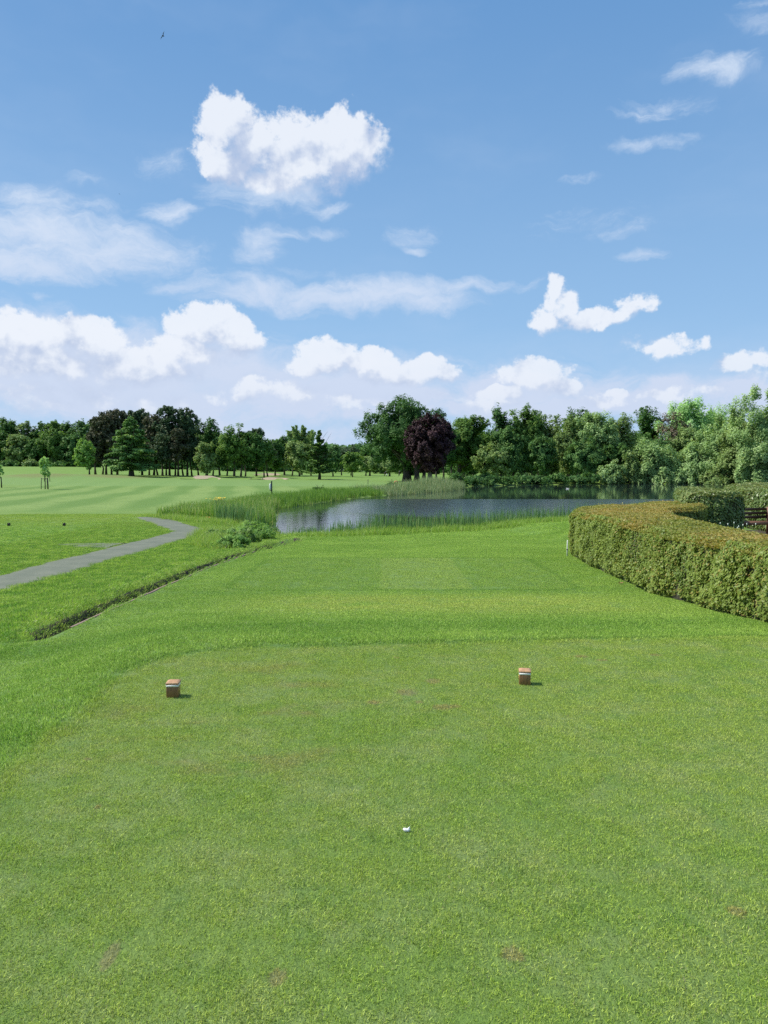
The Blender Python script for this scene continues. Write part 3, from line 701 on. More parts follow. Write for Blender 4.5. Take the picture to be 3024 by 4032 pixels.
# ---------------------------------------------------------------- trees
def cards(C, N, size, g, stretch=1.4, up=None):
    """leaf clump cards: bent diamonds centred at C, facing roughly N"""
    n = len(C); N = N / (np.linalg.norm(N, axis=1)[:, None] + 1e-9)
    T = g.normal(size=(n, 3)) if up is None else g.normal(size=(n, 3)) * .5 + up
    T = T - N * (T * N).sum(1)[:, None]; T /= np.linalg.norm(T, axis=1)[:, None] + 1e-9; B = np.cross(N, T)
    s = (size * g.uniform(.6, 1.4, n))[:, None] if np.ndim(size) == 0 else (size * g.uniform(.7, 1.3, n))[:, None]
    V = np.stack([C - T * s * stretch * .5, C + B * s * .5 - N * s * .12, C + T * s * stretch * .5, C - B * s * .5 - N * s * .12], 1)
    return V.reshape(-1, 3), (np.arange(n)[:, None] * 4 + np.arange(4)[None])
def unit(g, n):
    v = g.normal(size=(n, 3)); return v / np.linalg.norm(v, axis=1)[:, None]
def crown_pts(kind, W, H, n, g, D=None):
    """points and outward normals for a crown; origin at the middle of its underside, width W, height H"""
    D = D or W * .9
    if kind in ('broad', 'willow', 'airy', 'bush', 'dome'):
        nl = {'broad': 60, 'willow': 60, 'airy': 36, 'bush': 26, 'dome': 90}[kind]
        ctr = []; rad = []
        a, b_, c_ = W / 2, D / 2, H / 2
        for i in range(nl):
            u = unit(g, 1)[0]; 
            if kind == 'bush': u[2] = abs(u[2]) * 1.2 - .4
            k = (g.uniform(.70, .90) if kind == 'dome' else g.uniform(.55, .90)) if i > 4 else g.uniform(0, .3)
            rr = g.uniform(.26, .40) * {'airy': .75, 'dome': .62, 'broad': .78, 'willow': .78}.get(kind, 1.0)
            zz = u[2] * k
            sq = 1.0 + .12 * (1 - abs(zz))               # slightly boxy outline
            ctr.append((u[0] * a * k * sq, u[1] * b_ * k * sq, c_ + zz * c_ * 1.05)); rad.append(rr * (a * .5 + c_ * .5))
        ctr = np.array(ctr); rad = np.array(rad)
        m = 10
        u = unit(g, nl * m); u[:, 2] = u[:, 2] * .8 + .25; L = np.repeat(np.arange(nl), m)
        cc = ctr[L] + u * rad[L][:, None] * g.uniform(.45, .95, (nl * m, 1)); cr = rad[L] * g.uniform(.32, .62, nl * m)
        j = g.integers(0, len(cc), n); v = unit(g, n); v[:, 2] += .15
        mid = np.array([0, 0, H * .42]); out = cc[j] - mid; out /= np.linalg.norm(out, axis=1)[:, None] + 1e-9
        v = v + out * .5; v /= np.linalg.norm(v, axis=1)[:, None]
        Pn = cc[j] + v * cr[j][:, None] * (g.random((n, 1)) ** .4)
        Nn = v * .7 + out * .5 + np.array([0, 0, .5]) + g.normal(size=(n, 3)) * .45
        if kind in ('willow', 'airy'): Pn[:, 2] -= (g.random(n) ** 2) * H * .05
        grp = j
    elif kind == 'dome_':
        pass
    elif kind == 'pine':
        nl = 34; ctr = []; rad = []
        for i in range(nl):
            t = g.random(); ang = g.random() * 6.28; wz = (math.sin(math.pi * (t * .80 + .12)) ** .8)
            k = g.uniform(.25, .85) * wz; ctr.append((math.cos(ang) * W / 2 * k, math.sin(ang) * D / 2 * k, H * (.06 + t * .86))); rad.append(W * g.uniform(.20, .30))
        ctr = np.array(ctr); rad = np.array(rad); m = 9; L = np.repeat(np.arange(nl), m)
        u = unit(g, nl * m); cc = ctr[L] + u * rad[L][:, None] * np.array([1, 1, .55]) * .9; cr = rad[L] * g.uniform(.25, .42, nl * m)
        j = g.integers(0, len(cc), n); v = unit(g, n); Pn = cc[j] + v * cr[j][:, None] * (g.random((n, 1)) ** .5); Nn = v + np.array([0, 0, .4]) + g.normal(size=(n, 3)) * .5; grp = j
    elif kind in ('cedar', 'spire'):
        nb = 150 if kind == 'cedar' else 90; C_ = []; G_ = []
        for i in range(nb):
            t = (i + g.random()) / nb; ang = g.random() * 6.28
            if kind == 'cedar': prof = (1 - t) ** .62 * (.92 + .08 * math.sin(t * 20)) * (0.75 + .25 * min(1, t * 6))
            else: prof = (1 - t) ** 1.05 * .95 + .05
            Lb = W / 2 * prof * g.uniform(.72, 1.12); z0 = H * (t ** 1.0) * .97
            k = max(4, int(n / nb * (prof * 1.5 + .12))); s = g.random(k) ** .7
            lat = g.normal(0, .13, k) * Lb * (1.15 - s) + g.normal(0, .04 * W * .3, k)
            rise = .05 if kind == 'cedar' else -.12
            x_ = s * Lb * math.cos(ang) - lat * math.sin(ang); y_ = s * Lb * math.sin(ang) + lat * math.cos(ang)
            z_ = z0 + s * Lb * rise + (s ** 2) * Lb * (-.10 if kind == 'cedar' else .22) + g.normal(0, .010 * H, k)
            C_.append(np.stack([x_, y_, z_], -1)); G_ += [i] * k
        Pn = np.concatenate(C_); Nn = np.array([0, 0, 1.0]) + g.normal(size=Pn.shape) * .45; rr = Pn.copy(); rr[:, 2] = 0
        Nn = Nn + rr / (W / 2) * .6; grp = np.array(G_)
    elif kind == 'fan':                                     # fastigiate clump of upswept stems
        nb = 16; C_ = []; G_ = []
        for i in range(nb):
            ax_ = g.uniform(-1, 1); ay_ = g.uniform(-1, 1); k = n // nb; s = g.random(k) ** .8
            top = H * (1 - .16 * abs(ax_)) * g.uniform(.9, 1.03)
            r_ = W * .07 * (1.1 - s * .8)
            C_.append(np.stack([ax_ * W / 2 * (.35 + .6 * s) + g.normal(0, 1, k) * r_, ay_ * D / 2 * (.35 + .6 * s) + g.normal(0, 1, k) * r_, s * top], -1)); G_ += [i] * k
        Pn = np.concatenate(C_); Nn = unit(g, len(Pn)) + np.array([-.2, -.3, .4]); grp = np.array(G_)
    return Pn, Nn, grp
def crown_mesh(name, kind, W, H, n, leaf, mat, seed, tipf=.1, stretch=1.4, D=None):
    g = np.random.default_rng(seed); Pn, Nn, grp = crown_pts(kind, W, H, n, g, D)
    if kind not in ('cedar', 'spire'):
        for k_, want in ((0, W), (1, D or W * .9)):
            a_, b2 = np.percentile(Pn[:, k_], (.7, 99.3)); Pn[:, k_] = (Pn[:, k_] - (a_ + b2) / 2) * want / (b2 - a_)
        a_, b2 = np.percentile(Pn[:, 2], (1, 99.5)); Pn[:, 2] = (Pn[:, 2] - a_) * H / (b2 - a_)
    V, Fq = cards(Pn, Nn, leaf, g, stretch)
    gr = g.random(grp.max() + 1)[grp]; rnd = np.clip(.5 * gr + .5 * g.random(len(Pn)), 0, 1)
    tip = np.where(g.random(grp.max() + 1)[grp] < tipf, g.uniform(.4, 1, len(Pn)), 0.0)
    if kind in ('broad', 'pine', 'bush', 'willow', 'fan', 'dome'):      # larger inner sprays fill the heart of the crown
        nc = int(n * .16); mid = np.median(Pn, 0); j = g.integers(0, len(Pn), nc); Pc = mid + (Pn[j] - mid) * g.uniform(.35, .86, (nc, 1)); Nc = (Pc - mid) + g.normal(size=Pc.shape) * .4 * W * .3
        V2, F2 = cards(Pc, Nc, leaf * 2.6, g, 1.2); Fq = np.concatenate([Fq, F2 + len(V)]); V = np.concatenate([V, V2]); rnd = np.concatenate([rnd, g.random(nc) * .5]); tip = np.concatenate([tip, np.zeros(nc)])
    return mk_mesh(name, V, Fq, (mat,), {'rnd': rnd, 'tip': tip})
m_bark = simple("bark", (.040, .034, .027), (.095, .082, .066), 6, .9, .8, .05)
m_barkp = simple("pine bark", (.045, .030, .024), (.105, .075, .058), 6, .9, .8, .05)
m_barkg = simple("grey bark", (.095, .088, .076), (.17, .16, .14), 5, .9, .6, .04)
GM = {  # foliage materials
 'oak': leafy("oak leaves", (0.049, 0.126, 0.034), (0.100, 0.213, 0.053), (0.162, 0.302, 0.070), 0.35),
 'dark': leafy("dark green leaves", (0.051, 0.135, 0.032), (0.115, 0.231, 0.049), (0.190, 0.324, 0.073), 0.32),
 'teal': leafy("bluish green leaves", (0.067, 0.164, 0.049), (0.137, 0.259, 0.070), (0.211, 0.348, 0.081), 0.32),
 'mid': leafy("mid green leaves", (0.089, 0.187, 0.042), (0.183, 0.319, 0.068), (0.280, 0.425, 0.097), 0.40),
 'bright': leafy("fresh green leaves", (0.152, 0.305, 0.065), (0.284, 0.477, 0.122), (0.386, 0.588, 0.183), 0.42),
 'olive': leafy("olive green leaves", (0.152, 0.245, 0.079), (0.276, 0.394, 0.128), (0.395, 0.509, 0.195), 0.35),
 'pine': leafy("pine needles", (0.049, 0.091, 0.044), (0.103, 0.160, 0.069), (0.160, 0.187, 0.091), 0.13),
 'brownpine': leafy("brownish pine needles", (0.066, 0.078, 0.040), (0.120, 0.128, 0.066), (0.150, 0.140, 0.080), 0.13),
 'cedar': leafy("cedar needles", (0.079, 0.191, 0.055), (0.175, 0.324, 0.089), (0.296, 0.463, 0.120), 0.19),
 'purple': leafy("purple beech leaves", (.026, .013, .017), (.060, .030, .035), (.125, .066, .070), .16),
 'willow': leafy("grey green willow leaves", (0.205, 0.333, 0.122), (0.369, 0.531, 0.208), (0.520, 0.690, 0.315), 0.40),
 'paleg': leafy("pale fresh willow leaves", (0.193, 0.366, 0.108), (0.332, 0.549, 0.193), (0.523, 0.768, 0.354), 0.42),
 'brown': leafy("brownish twigs", (0.152, 0.118, 0.086), (0.264, 0.213, 0.152), (0.183, 0.244, 0.102), 0.16),
 'shrub': leafy("shrub leaves", (0.110, 0.231, 0.050), (0.229, 0.396, 0.093), (0.403, 0.501, 0.213), 0.42),
}
def trunk_mesh(name, H0, H1, r, W, g, nlimb=7, lean=0.0, mat=None, twigs=0, fork=False, n=7):
    """trunk to height H1, limbs spread from H0 upward into a crown of width W"""
    mb = MB(); k = 7; t = np.linspace(0, 1, k)
    wx = np.cumsum(g.normal(0, .03, k)) * H0; wx -= wx[0]; wy = np.cumsum(g.normal(0, .03, k)) * H0; wy -= wy[0]
    px = lean * H1 * t ** 1.3 + wx; py = wy; pz = t * H1 * .9 - .25 * (t == 0)
    ra = r * (1 - .78 * t) ; ra[0] *= 1.35
    mb.tube(np.stack([px, py, pz], -1), ra, n)
    for i in range(nlimb):
        s = np.clip((H0 / H1 * .85) + (i / max(1, nlimb)) * .55, 0, .88); a = g.random() * 6.28; L_ = W * g.uniform(.28, .42)
        p0 = np.array([np.interp(s, t, px), np.interp(s, t, py), np.interp(s, t, pz)])
        dr = np.array([math.cos(a), math.sin(a), g.uniform(.45, 1.0)]); q_ = [p0]
        for j in range(1, 4): q_.append(p0 + dr * L_ * j / 3 + np.array([0, 0, .08 * L_ * (j / 3) ** 2]) + g.normal(0, .03, 3) * L_)
        r0 = r * .45 * (1 - s * .6); mb.tube(q_, [r0, r0 * .7, r0 * .45, r0 * .15], 5, cap=False)
    for i in range(twigs):
        a = g.random() * 6.28; s = g.uniform(.35, .9); p0 = np.array([np.interp(s, t, px), np.interp(s, t, py), np.interp(s, t, pz)])
        L_ = W * g.uniform(.22, .40); dr = np.array([math.cos(a), math.sin(a), g.uniform(.5, 1.6)])
        mb.tube([p0, p0 + dr * L_ * .5 + g.normal(0, .05, 3) * L_, p0 + dr * L_ + g.normal(0, .08, 3) * L_], [r * .25, r * .13, r * .04], 4, cap=False)
    return mb.build(name, mat or m_bark)
def tree(name, kind, mat, px, top, base, d, wpx, label, cat='tree', group=None, clear=.22, leafpx=1.25, dens=1.0, lean=0.0, bark=None, trunks=1, tpx=None, rad=None, tipf=.12, twigs=0, D=None, stretch=1.4, seed=None):
    """px: centre of the crown, top/base: rows, all in pixels of the photograph, used only to work out real place and size at distance d"""
    seed = seed or int(px * 7 + d * 13 + top)
    g = np.random.default_rng(seed); tx = tpx if tpx is not None else px
    wpx = wpx * 1.06; x0 = P(tx, base, d)[0]; z0 = gz(x0, d); loc = np.array([x0, d, z0])
    cxm = P(px, base, d)[0] - x0; ztop = P(px, top, d)[2] - z0; W = wpx * px2m(d)
    H = ztop
    T = thing(name, loc, label, cat, group)
    zb = H * clear; area = wpx * (1 - clear) * H / px2m(d) / 15.5
    n = int(min(40000, max(900, area * 6.0 * dens))); leaf = leafpx * 3.94 * px2m(d)
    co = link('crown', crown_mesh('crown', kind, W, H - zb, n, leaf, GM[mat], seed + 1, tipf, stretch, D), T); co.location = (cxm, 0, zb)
    r = rad or max(.14, .022 * H)
    for i in range(trunks):
        off = 0 if trunks == 1 else (i - (trunks - 1) / 2) * W * .22
        to = trunk_mesh('trunk', zb * 1.15 + .4, H * .86, r * (1 if trunks == 1 else .75), W, g, 7, lean or (cxm / H * .8) + (0 if trunks == 1 else off / H * .8), bark or m_bark, twigs)
        to.parent = T; to.location = (off, 0, 0)
    return T
T_ = tree
# far wood beyond the left field
gw = 'trees of the far wood beyond the left field'
FW = [('dark',25,1650,1834,262,110,'round topped dark green tree at the left end of the far wood'),
 ('olive',100,1662,1834,262,95,'dull greyish green tree in the far wood, left of the sapling tip'),
 ('dark',165,1666,1832,262,90,'dark green tree standing behind the sapling, in the back row of the far wood'),
 ('mid',226,1660,1832,262,95,'green domed tree in the back row of the far wood, right of the sapling'),
 ('dark',275,1666,1832,260,70,'low dark tree squeezed between two taller domes of the far wood'),
 ('teal',322,1659,1832,258,100,'bluish dark dome of the far wood, above the light green tree'),
 ('mid',378,1656,1832,262,95,'last back row tree of the far wood, touching the brownish pines'),
 ('dark',14,1702,1836,244,90,'dark tree in the front row of the far wood at the left picture edge'),
 ('olive',78,1712,1836,242,100,'greyish olive tree in the front row of the far wood, left of the staked sapling'),
 ('dark',140,1728,1835,240,80,'darkest front row tree of the far wood, directly behind the sapling crown'),
 ('mid',208,1690,1834,242,115,'broad sunlit front row tree of the far wood, right of the sapling crown'),
 ('teal',290,1708,1833,240,100,'bluish green front row tree of the far wood, left of the light green tree'),
 ('dark',350,1712,1833,244,80,'shaded front row tree of the far wood, behind the light green tree'),
 ('dark',-50,1660,1836,250,120,'dark tree of the far wood cut by the left picture edge')]
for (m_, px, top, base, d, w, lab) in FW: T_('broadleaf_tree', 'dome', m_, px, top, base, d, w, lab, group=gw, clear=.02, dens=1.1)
for (px, top, w, d, m_, lab) in [(120,1806,60,232,'olive','low greyish shrub at the foot of the far wood, left of the sapling'),(40,1812,70,234,'teal','low dark shrub at the foot of the far wood at the left edge'),
      (230,1815,90,234,'dark','low dark shrub at the foot of the far wood, right of the sapling')]:
    T_('shrub', 'bush', m_, px, top, 1834, d, w, lab, 'shrub', clear=.0)
T_('broadleaf_tree', 'broad', 'bright', 334, 1732, 1860, 168, 76, 'small light green tree at the left end of the pine grove', clear=.20, tpx=352, lean=-.1)
# pine grove
gp = 'pines of the grove left of the fairway'
PN = [('brownpine',418,1626,1862,180,110,'brownish dark pine at the left end of the grove, above the light green tree',.20,'pine'),
 ('brownpine',376,1700,1862,178,56,'low brownish pine between the light green tree and the layered cedar',.28,'pine'),
 ('brownpine',462,1617,1864,188,95,'tall brownish pine showing its crown over the left shoulder of the cedar',.20,'pine'),
 ('pine',512,1622,1864,192,90,'dark pine rising just behind the tip of the cedar',.22,'pine'),
 ('pine',560,1616,1866,190,80,'dark pine rising over the right shoulder of the cedar',.22,'pine'),
 ('brownpine',606,1640,1866,182,90,'brown tinged pine between the cedar and the tallest pine',.22,'pine'),
 ('pine',668,1602,1869,180,92,'tallest dark pine of the grove with a rounded double top',.24,'pine'),
 ('pine',738,1612,1869,180,84,'tall dark pine with a ragged top, right of the tallest pine',.24,'pine'),
 ('brownpine',702,1690,1869,176,80,'lower brownish pine in front of the two tallest pines',.34,'pine'),
 ('pine',640,1712,1869,176,90,'short shaded pine at the foot of the tallest pine',.34,'pine'),
 ('pine',1010,1690,1869,205,74,'dark pine top between the two round green trees and the bunkers',.26,'pine')]
for (m_, px, top, base, d, w, lab, cl, k) in PN: T_('pine_tree', k, m_, px, top, base, d, w, lab, group=gp, clear=cl, bark=m_barkp, dens=1.6, rad=.24)
for i, (px, d, top, lab) in enumerate([(404,184,1690,'slim pine between the light green tree and the cedar, nearest the gap'),(440,183,1680,'slim pine behind the left skirt of the cedar'),(588,184,1690,'slim pine at the right skirt of the cedar'),
      (622,188,1680,'slim pine with a bare trunk, first right of the cedar'),(655,190,1690,'slim pine with a bare trunk, second right of the cedar'),(690,186,1680,'slim pine below the dip between the two tallest pines'),
      (722,190,1690,'slim pine below the ragged topped pine'),(756,186,1690,'slim pine left of the small olive grey tree'),(782,190,1700,'slim pine right behind the small olive grey tree'),(838,188,1700,'slim pine above the left fairway bunker'),
      (893,190,1715,'slim pine just right of the left fairway bunker'),(966,196,1725,'slim pine behind the trunk that leans right'),(1055,204,1740,'slim pine behind the right fairway bunker'),(1150,215,1750,'slim pine left of the upswept poplar clump'),
      (1225,220,1755,'slim pine behind the spire conifer')]):
    T_('pine_tree', 'pine', ('brownpine', 'pine', 'dark')[i % 3], px, top, 1868, d, 66, lab, group=gp, clear=.36, bark=m_barkp, dens=1.3, rad=.2)
T_('cedar_tree', 'cedar', 'cedar', 518, 1636, 1868, 168, 238, 'broad layered green cedar at the front of the pine grove', clear=.11, dens=1.5, rad=.55, tipf=.25, stretch=1.7)
BR = [('broadleaf_tree','broad','dark',814,1652,1868,185,112,'dark green round tree just right of the tallest pines',.16,{}),
 ('broadleaf_tree','broad','olive',812,1742,1868,172,76,'small olive grey tree in front of the dark round tree',.14,{}),
 ('broadleaf_tree','broad','mid',922,1671,1869,175,118,'round green tree behind the left fairway bunker with leaning dark trunk',.24,{'lean':.06}),
 ('broadleaf_tree','broad','teal',866,1700,1869,182,80,'bluish green tree filling the gap between two round green trees',.20,{}),
 ('broadleaf_tree','broad','dark',998,1706,1873,176,118,'dark green tree with trunk leaning right, beside the middle bunker',.24,{'tpx':948}),
 ('broadleaf_tree','broad','mid',1040,1738,1870,188,90,'smaller green tree behind the orange trunked bunker trees',.26,{}),
 ('broadleaf_tree','broad','dark',1084,1732,1868,212,80,'dark green tree above the far bunker',.2,{}),
 ('broadleaf_tree','broad','teal',1120,1718,1866,225,98,'bluish green round tree left of the upswept poplar clump',.2,{}),
 ('poplar_tree','fan','olive',1187,1680,1862,262,92,'grey green upswept poplar clump standing above its neighbours',.25,{'dens':1.8}),
 ('broadleaf_tree','broad','olive',1180,1738,1868,205,110,'pale olive tree left of the lone spire conifer',.16,{}),
 ('broadleaf_tree','broad','teal',1312,1752,1866,215,90,'soft bluish tree right of the lone spire conifer',.18,{}),
 ('pine_tree','pine','pine',1382,1756,1868,245,90,'dark pine of the distant row left of the big oak',.3,{}),
 ('pine_tree','pine','pine',1345,1760,1868,250,76,'narrow dark pine in the distant row right of the spire conifer',.3,{}),
 ('broadleaf_tree','broad','mid',1388,1780,1876,205,84,'small mid green tree on a short trunk in the open, left of the big oak',.24,{}),
 ('broadleaf_tree','broad','dark',1440,1762,1866,290,90,'far dark tree peeping out left of the big oak',.2,{}),
 ('broadleaf_tree','broad','olive',1456,1797,1880,238,90,'small grey green tree with one dark trunk on the far fairway',.30,{'rad':.3}),
 ('broadleaf_tree','broad','olive',1534,1812,1881,236,86,'small tree with one dark trunk under the overhang of the big oak',.26,{'rad':.3})]
for (nm, k, m_, px, top, base, d, w, lab, cl, kw) in BR: T_(nm, k, m_, px, top, base, d, w, lab, clear=cl, **kw)
T_('conifer_tree', 'spire', 'teal', 1258, 1690, 1880, 172, 150, 'lone spire topped conifer in the open beside the bunkers', clear=.13, dens=1.7, rad=.3, twigs=8, tipf=.2)
# distant belt that closes the view under the crowns
gd = 'trees of the distant belt seen between the trunks'
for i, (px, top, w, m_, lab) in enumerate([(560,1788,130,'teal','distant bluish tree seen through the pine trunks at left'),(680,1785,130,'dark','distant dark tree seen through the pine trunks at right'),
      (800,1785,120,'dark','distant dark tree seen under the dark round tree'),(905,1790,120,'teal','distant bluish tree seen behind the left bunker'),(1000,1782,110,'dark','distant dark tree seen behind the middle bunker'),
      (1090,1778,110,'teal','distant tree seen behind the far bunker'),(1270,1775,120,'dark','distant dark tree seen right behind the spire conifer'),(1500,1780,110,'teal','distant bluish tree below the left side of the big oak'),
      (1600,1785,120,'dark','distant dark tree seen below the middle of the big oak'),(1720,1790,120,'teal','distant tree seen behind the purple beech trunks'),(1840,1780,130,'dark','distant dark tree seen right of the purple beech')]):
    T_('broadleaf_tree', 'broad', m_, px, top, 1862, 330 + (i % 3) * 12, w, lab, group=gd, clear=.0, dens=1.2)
for (px, base, d, hpx, lab) in [(1022,1871,196,70,'bare leaning trunk at the right end of the middle bunker'),(1012,1873,190,60,'reddish sunlit trunk beside the middle bunker')]:
    pass
# far-off wood that reads as one mass
g = np.random.default_rng(77); n_ = 46000; X = g.uniform(-330, 330, n_); Y = 430 + g.normal(0, 9, n_)
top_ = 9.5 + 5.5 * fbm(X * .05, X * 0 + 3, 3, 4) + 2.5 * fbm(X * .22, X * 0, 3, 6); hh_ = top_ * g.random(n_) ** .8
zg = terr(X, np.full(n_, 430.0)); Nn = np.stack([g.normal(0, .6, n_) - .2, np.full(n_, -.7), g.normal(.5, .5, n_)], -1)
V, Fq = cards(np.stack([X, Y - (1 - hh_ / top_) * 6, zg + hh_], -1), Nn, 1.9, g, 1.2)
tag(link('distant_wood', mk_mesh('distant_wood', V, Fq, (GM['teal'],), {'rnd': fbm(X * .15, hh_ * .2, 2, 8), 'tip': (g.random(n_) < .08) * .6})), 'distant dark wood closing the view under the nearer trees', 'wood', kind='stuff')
# the big oak, the purple beech and their neighbours
T_('oak_tree', 'dome', 'oak', 1604, 1567, 1898, 160, 346, 'large round dark green oak, the tallest tree left of the pond', clear=.14, dens=1.5, tpx=1602, rad=.85, lean=-.10, D=15, leafpx=1.15)
T_('beech_tree', 'dome', 'purple', 1692, 1632, 1894, 150, 178, 'dark purple copper beech in front of the big oak', clear=.18, dens=1.5, rad=.5, bark=m_barkg, tipf=.22, D=9)
for (px, base, d, top, w, m_, lab, r) in [(1641,1893,158,1700,90,'dark','thick dark trunked tree just left of the purple beech trunk, crown merged with the oak',.62),
        (1668,1889,166,1720,80,'dark','dark trunked tree close behind the purple beech',.45),
        (1720,1888,176,1700,80,'dark','thin dark trunked tree right of the purple beech trunk',.22),
        (1746,1886,180,1690,90,'oak','slender tree between the purple beech and the broad round tree',.25),
        (1776,1885,184,1690,90,'dark','slender shaded tree at the left foot of the broad round tree',.25)]:
    T_('broadleaf_tree', 'broad', m_, px, top, base, d, w, lab, clear=.32, rad=r)
gr = 'trees on the far bank of the pond'
RB = [('dome','mid',1858,1641,1884,186,178,'broad round green tree immediately right of the purple beech',.16,{'tpx':1800,'rad':.6}),
 ('broad','olive',1930,1745,1896,172,130,'lower olive green tree in front of the broad round tree',.14,{}),
 ('broad','teal',1974,1608,1890,182,88,'tall narrow green tree with a pointed tip on the far bank',.12,{}),
 ('broad','mid',2066,1602,1890,184,130,'tallest full green tree in the middle of the far bank',.12,{}),
 ('broad','olive',2120,1622,1890,188,110,'dull green tree leaning against the tallest full tree of the far bank',.14,{}),
 ('broad','teal',2020,1680,1893,174,110,'bluish shaded tree in front of the tallest full tree',.16,{}),
 ('broad','olive',2172,1640,1890,184,90,'greyish green tree left of the dark flat topped tree',.14,{}),
 ('broad','dark',2276,1614,1888,205,130,'dark flat topped tree showing above its paler neighbours',.2,{}),
 ('willow','olive',2236,1642,1893,178,110,'olive tree right below the dark flat topped tree',.14,{}),
 ('broad','teal',2130,1720,1895,172,120,'low shaded tree near the water in the middle of the far bank',.16,{}),
 ('willow','willow',2342,1626,1893,176,150,'broad grey green willow right of the dark flat topped tree',.10,{}),
 ('willow','olive',2432,1640,1893,180,140,'spreading olive tree between the broad willow and the dark oak',.10,{}),
 ('broad','dark',2540,1605,1888,198,130,'dark green oak standing out above the pale willow scrub',.15,{}),
 ('broad','teal',2300,1730,1896,170,150,'shaded bluish tree at the foot of the broad grey willow',.12,{}),
 ('broad','dark',2420,1745,1896,172,120,'dark tree close to the waterline, left of the big scrub mound',.1,{}),
 ('willow','paleg',2745,1582,1886,192,270,'pale fresh green willow, the lightest crown of the far bank',.08,{'tipf':.35}),
 ('willow','willow',2822,1640,1894,172,180,'grey green willow in front of the pale fresh green one',.06,{}),
 ('willow','olive',2700,1690,1890,178,150,'olive willow between the brown twiggy tree and the pale willow',.06,{}),
 ('broad','teal',2590,1720,1892,176,150,'bluish tree behind the big scrub mound',.08,{}),
 ('airy','willow',2992,1528,1895,150,190,'tall airy grey green willow cut by the right picture edge',.05,{'tipf':.3,'twigs':14}),
 ('willow','olive',2920,1640,1896,160,150,'dense willow below the tall airy one near the right edge',.05,{}),
 ('willow','willow',3110,1560,1896,160,180,'willow standing just past the right picture edge',.05,{})]
for (k, m_, px, top, base, d, w, lab, cl, kw) in RB:
    T_('willow_tree' if m_ in ('willow', 'paleg') or k != 'broad' else 'broadleaf_tree', k, m_, px, top, base, d, w, lab, group=gr, clear=cl, **kw)
T_('bare_tree', 'airy', 'brown', 2648, 1628, 1888, 182, 118, 'brownish half bare twiggy tree beside the dark green oak', clear=.12, dens=.55, twigs=26, tipf=.3)
def shore_d(px):
    ds = np.linspace(60, 200, 561); xs = (px - 1512) / F * ds; return float(ds[np.where(poly_sd(xs, ds, POND) < 0)[0][-1]])
gs = 'willow scrub along the far waterline'
for (px, top, w, d, m_, lab) in [(2602,1738,190,166,'willow','big rounded grey green scrub mound beside the water'),(2410,1815,100,163,'willow','pale low bush leaning over the water at the left end of the scrub'),
      (2476,1776,80,166,'olive','olive bush between the low pale bush and the big scrub mound'),(2760,1745,200,166,'willow','wide grey green scrub mound right of the big one'),
      (2870,1770,130,160,'olive','olive scrub bush behind the far end of the hedge'),(2975,1760,150,150,'willow','grey green scrub bush near the right picture edge'),
      (2560,1830,120,165,'willow','low front bush trailing in the water below the big scrub mound'),(2700,1830,160,163,'willow','long low bush trailing in the water'),(2830,1835,120,158,'olive','low olive bush at the waterline near the dead branches'),
      (3080,1780,150,150,'willow','scrub bush just past the right picture edge')]:
    T_('willow_bush', 'bush', m_, px, top, 1903, min(d, shore_d(px) + 2.5), w, lab, 'bush', gs, clear=0.0, dens=1.2, tipf=.25)
gu = 'low dark shrubs along the far bank'
for i, px in enumerate([1800, 1860, 1925, 1990, 2055, 2120, 2190, 2260, 2330]):
    ordn = ['at the left end of the bank, beside the pale reeds', 'below the broad round tree', 'below the lower olive tree', 'below the narrow pointed tree', 'below the tallest full tree', 'below the dull green tree', 'below the greyish green tree', 'below the dark flat topped tree', 'next to the pale low bush'][i]
    T_('shrub', 'bush', ['dark', 'teal', 'oak'][i % 3], px, 1862 + (i % 2) * 8, 1906, shore_d(px) + 1.5, 90, 'low dark shrub ' + ordn, 'shrub', gu, clear=0.0, D=7)
gb = 'distant trees behind the far bank'
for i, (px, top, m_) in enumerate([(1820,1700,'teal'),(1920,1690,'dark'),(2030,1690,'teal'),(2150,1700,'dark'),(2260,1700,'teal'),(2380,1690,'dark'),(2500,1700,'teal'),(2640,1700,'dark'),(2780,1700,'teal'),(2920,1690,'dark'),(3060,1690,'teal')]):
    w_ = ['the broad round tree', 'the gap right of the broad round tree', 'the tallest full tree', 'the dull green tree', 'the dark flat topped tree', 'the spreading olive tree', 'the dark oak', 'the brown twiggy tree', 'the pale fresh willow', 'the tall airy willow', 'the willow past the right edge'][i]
    T_('broadleaf_tree', 'broad', m_, px, top, 1876, 235 + (i % 2) * 15, 150, 'darkened tree closing the gaps behind ' + w_, group=gb, clear=.0, dens=1.0)

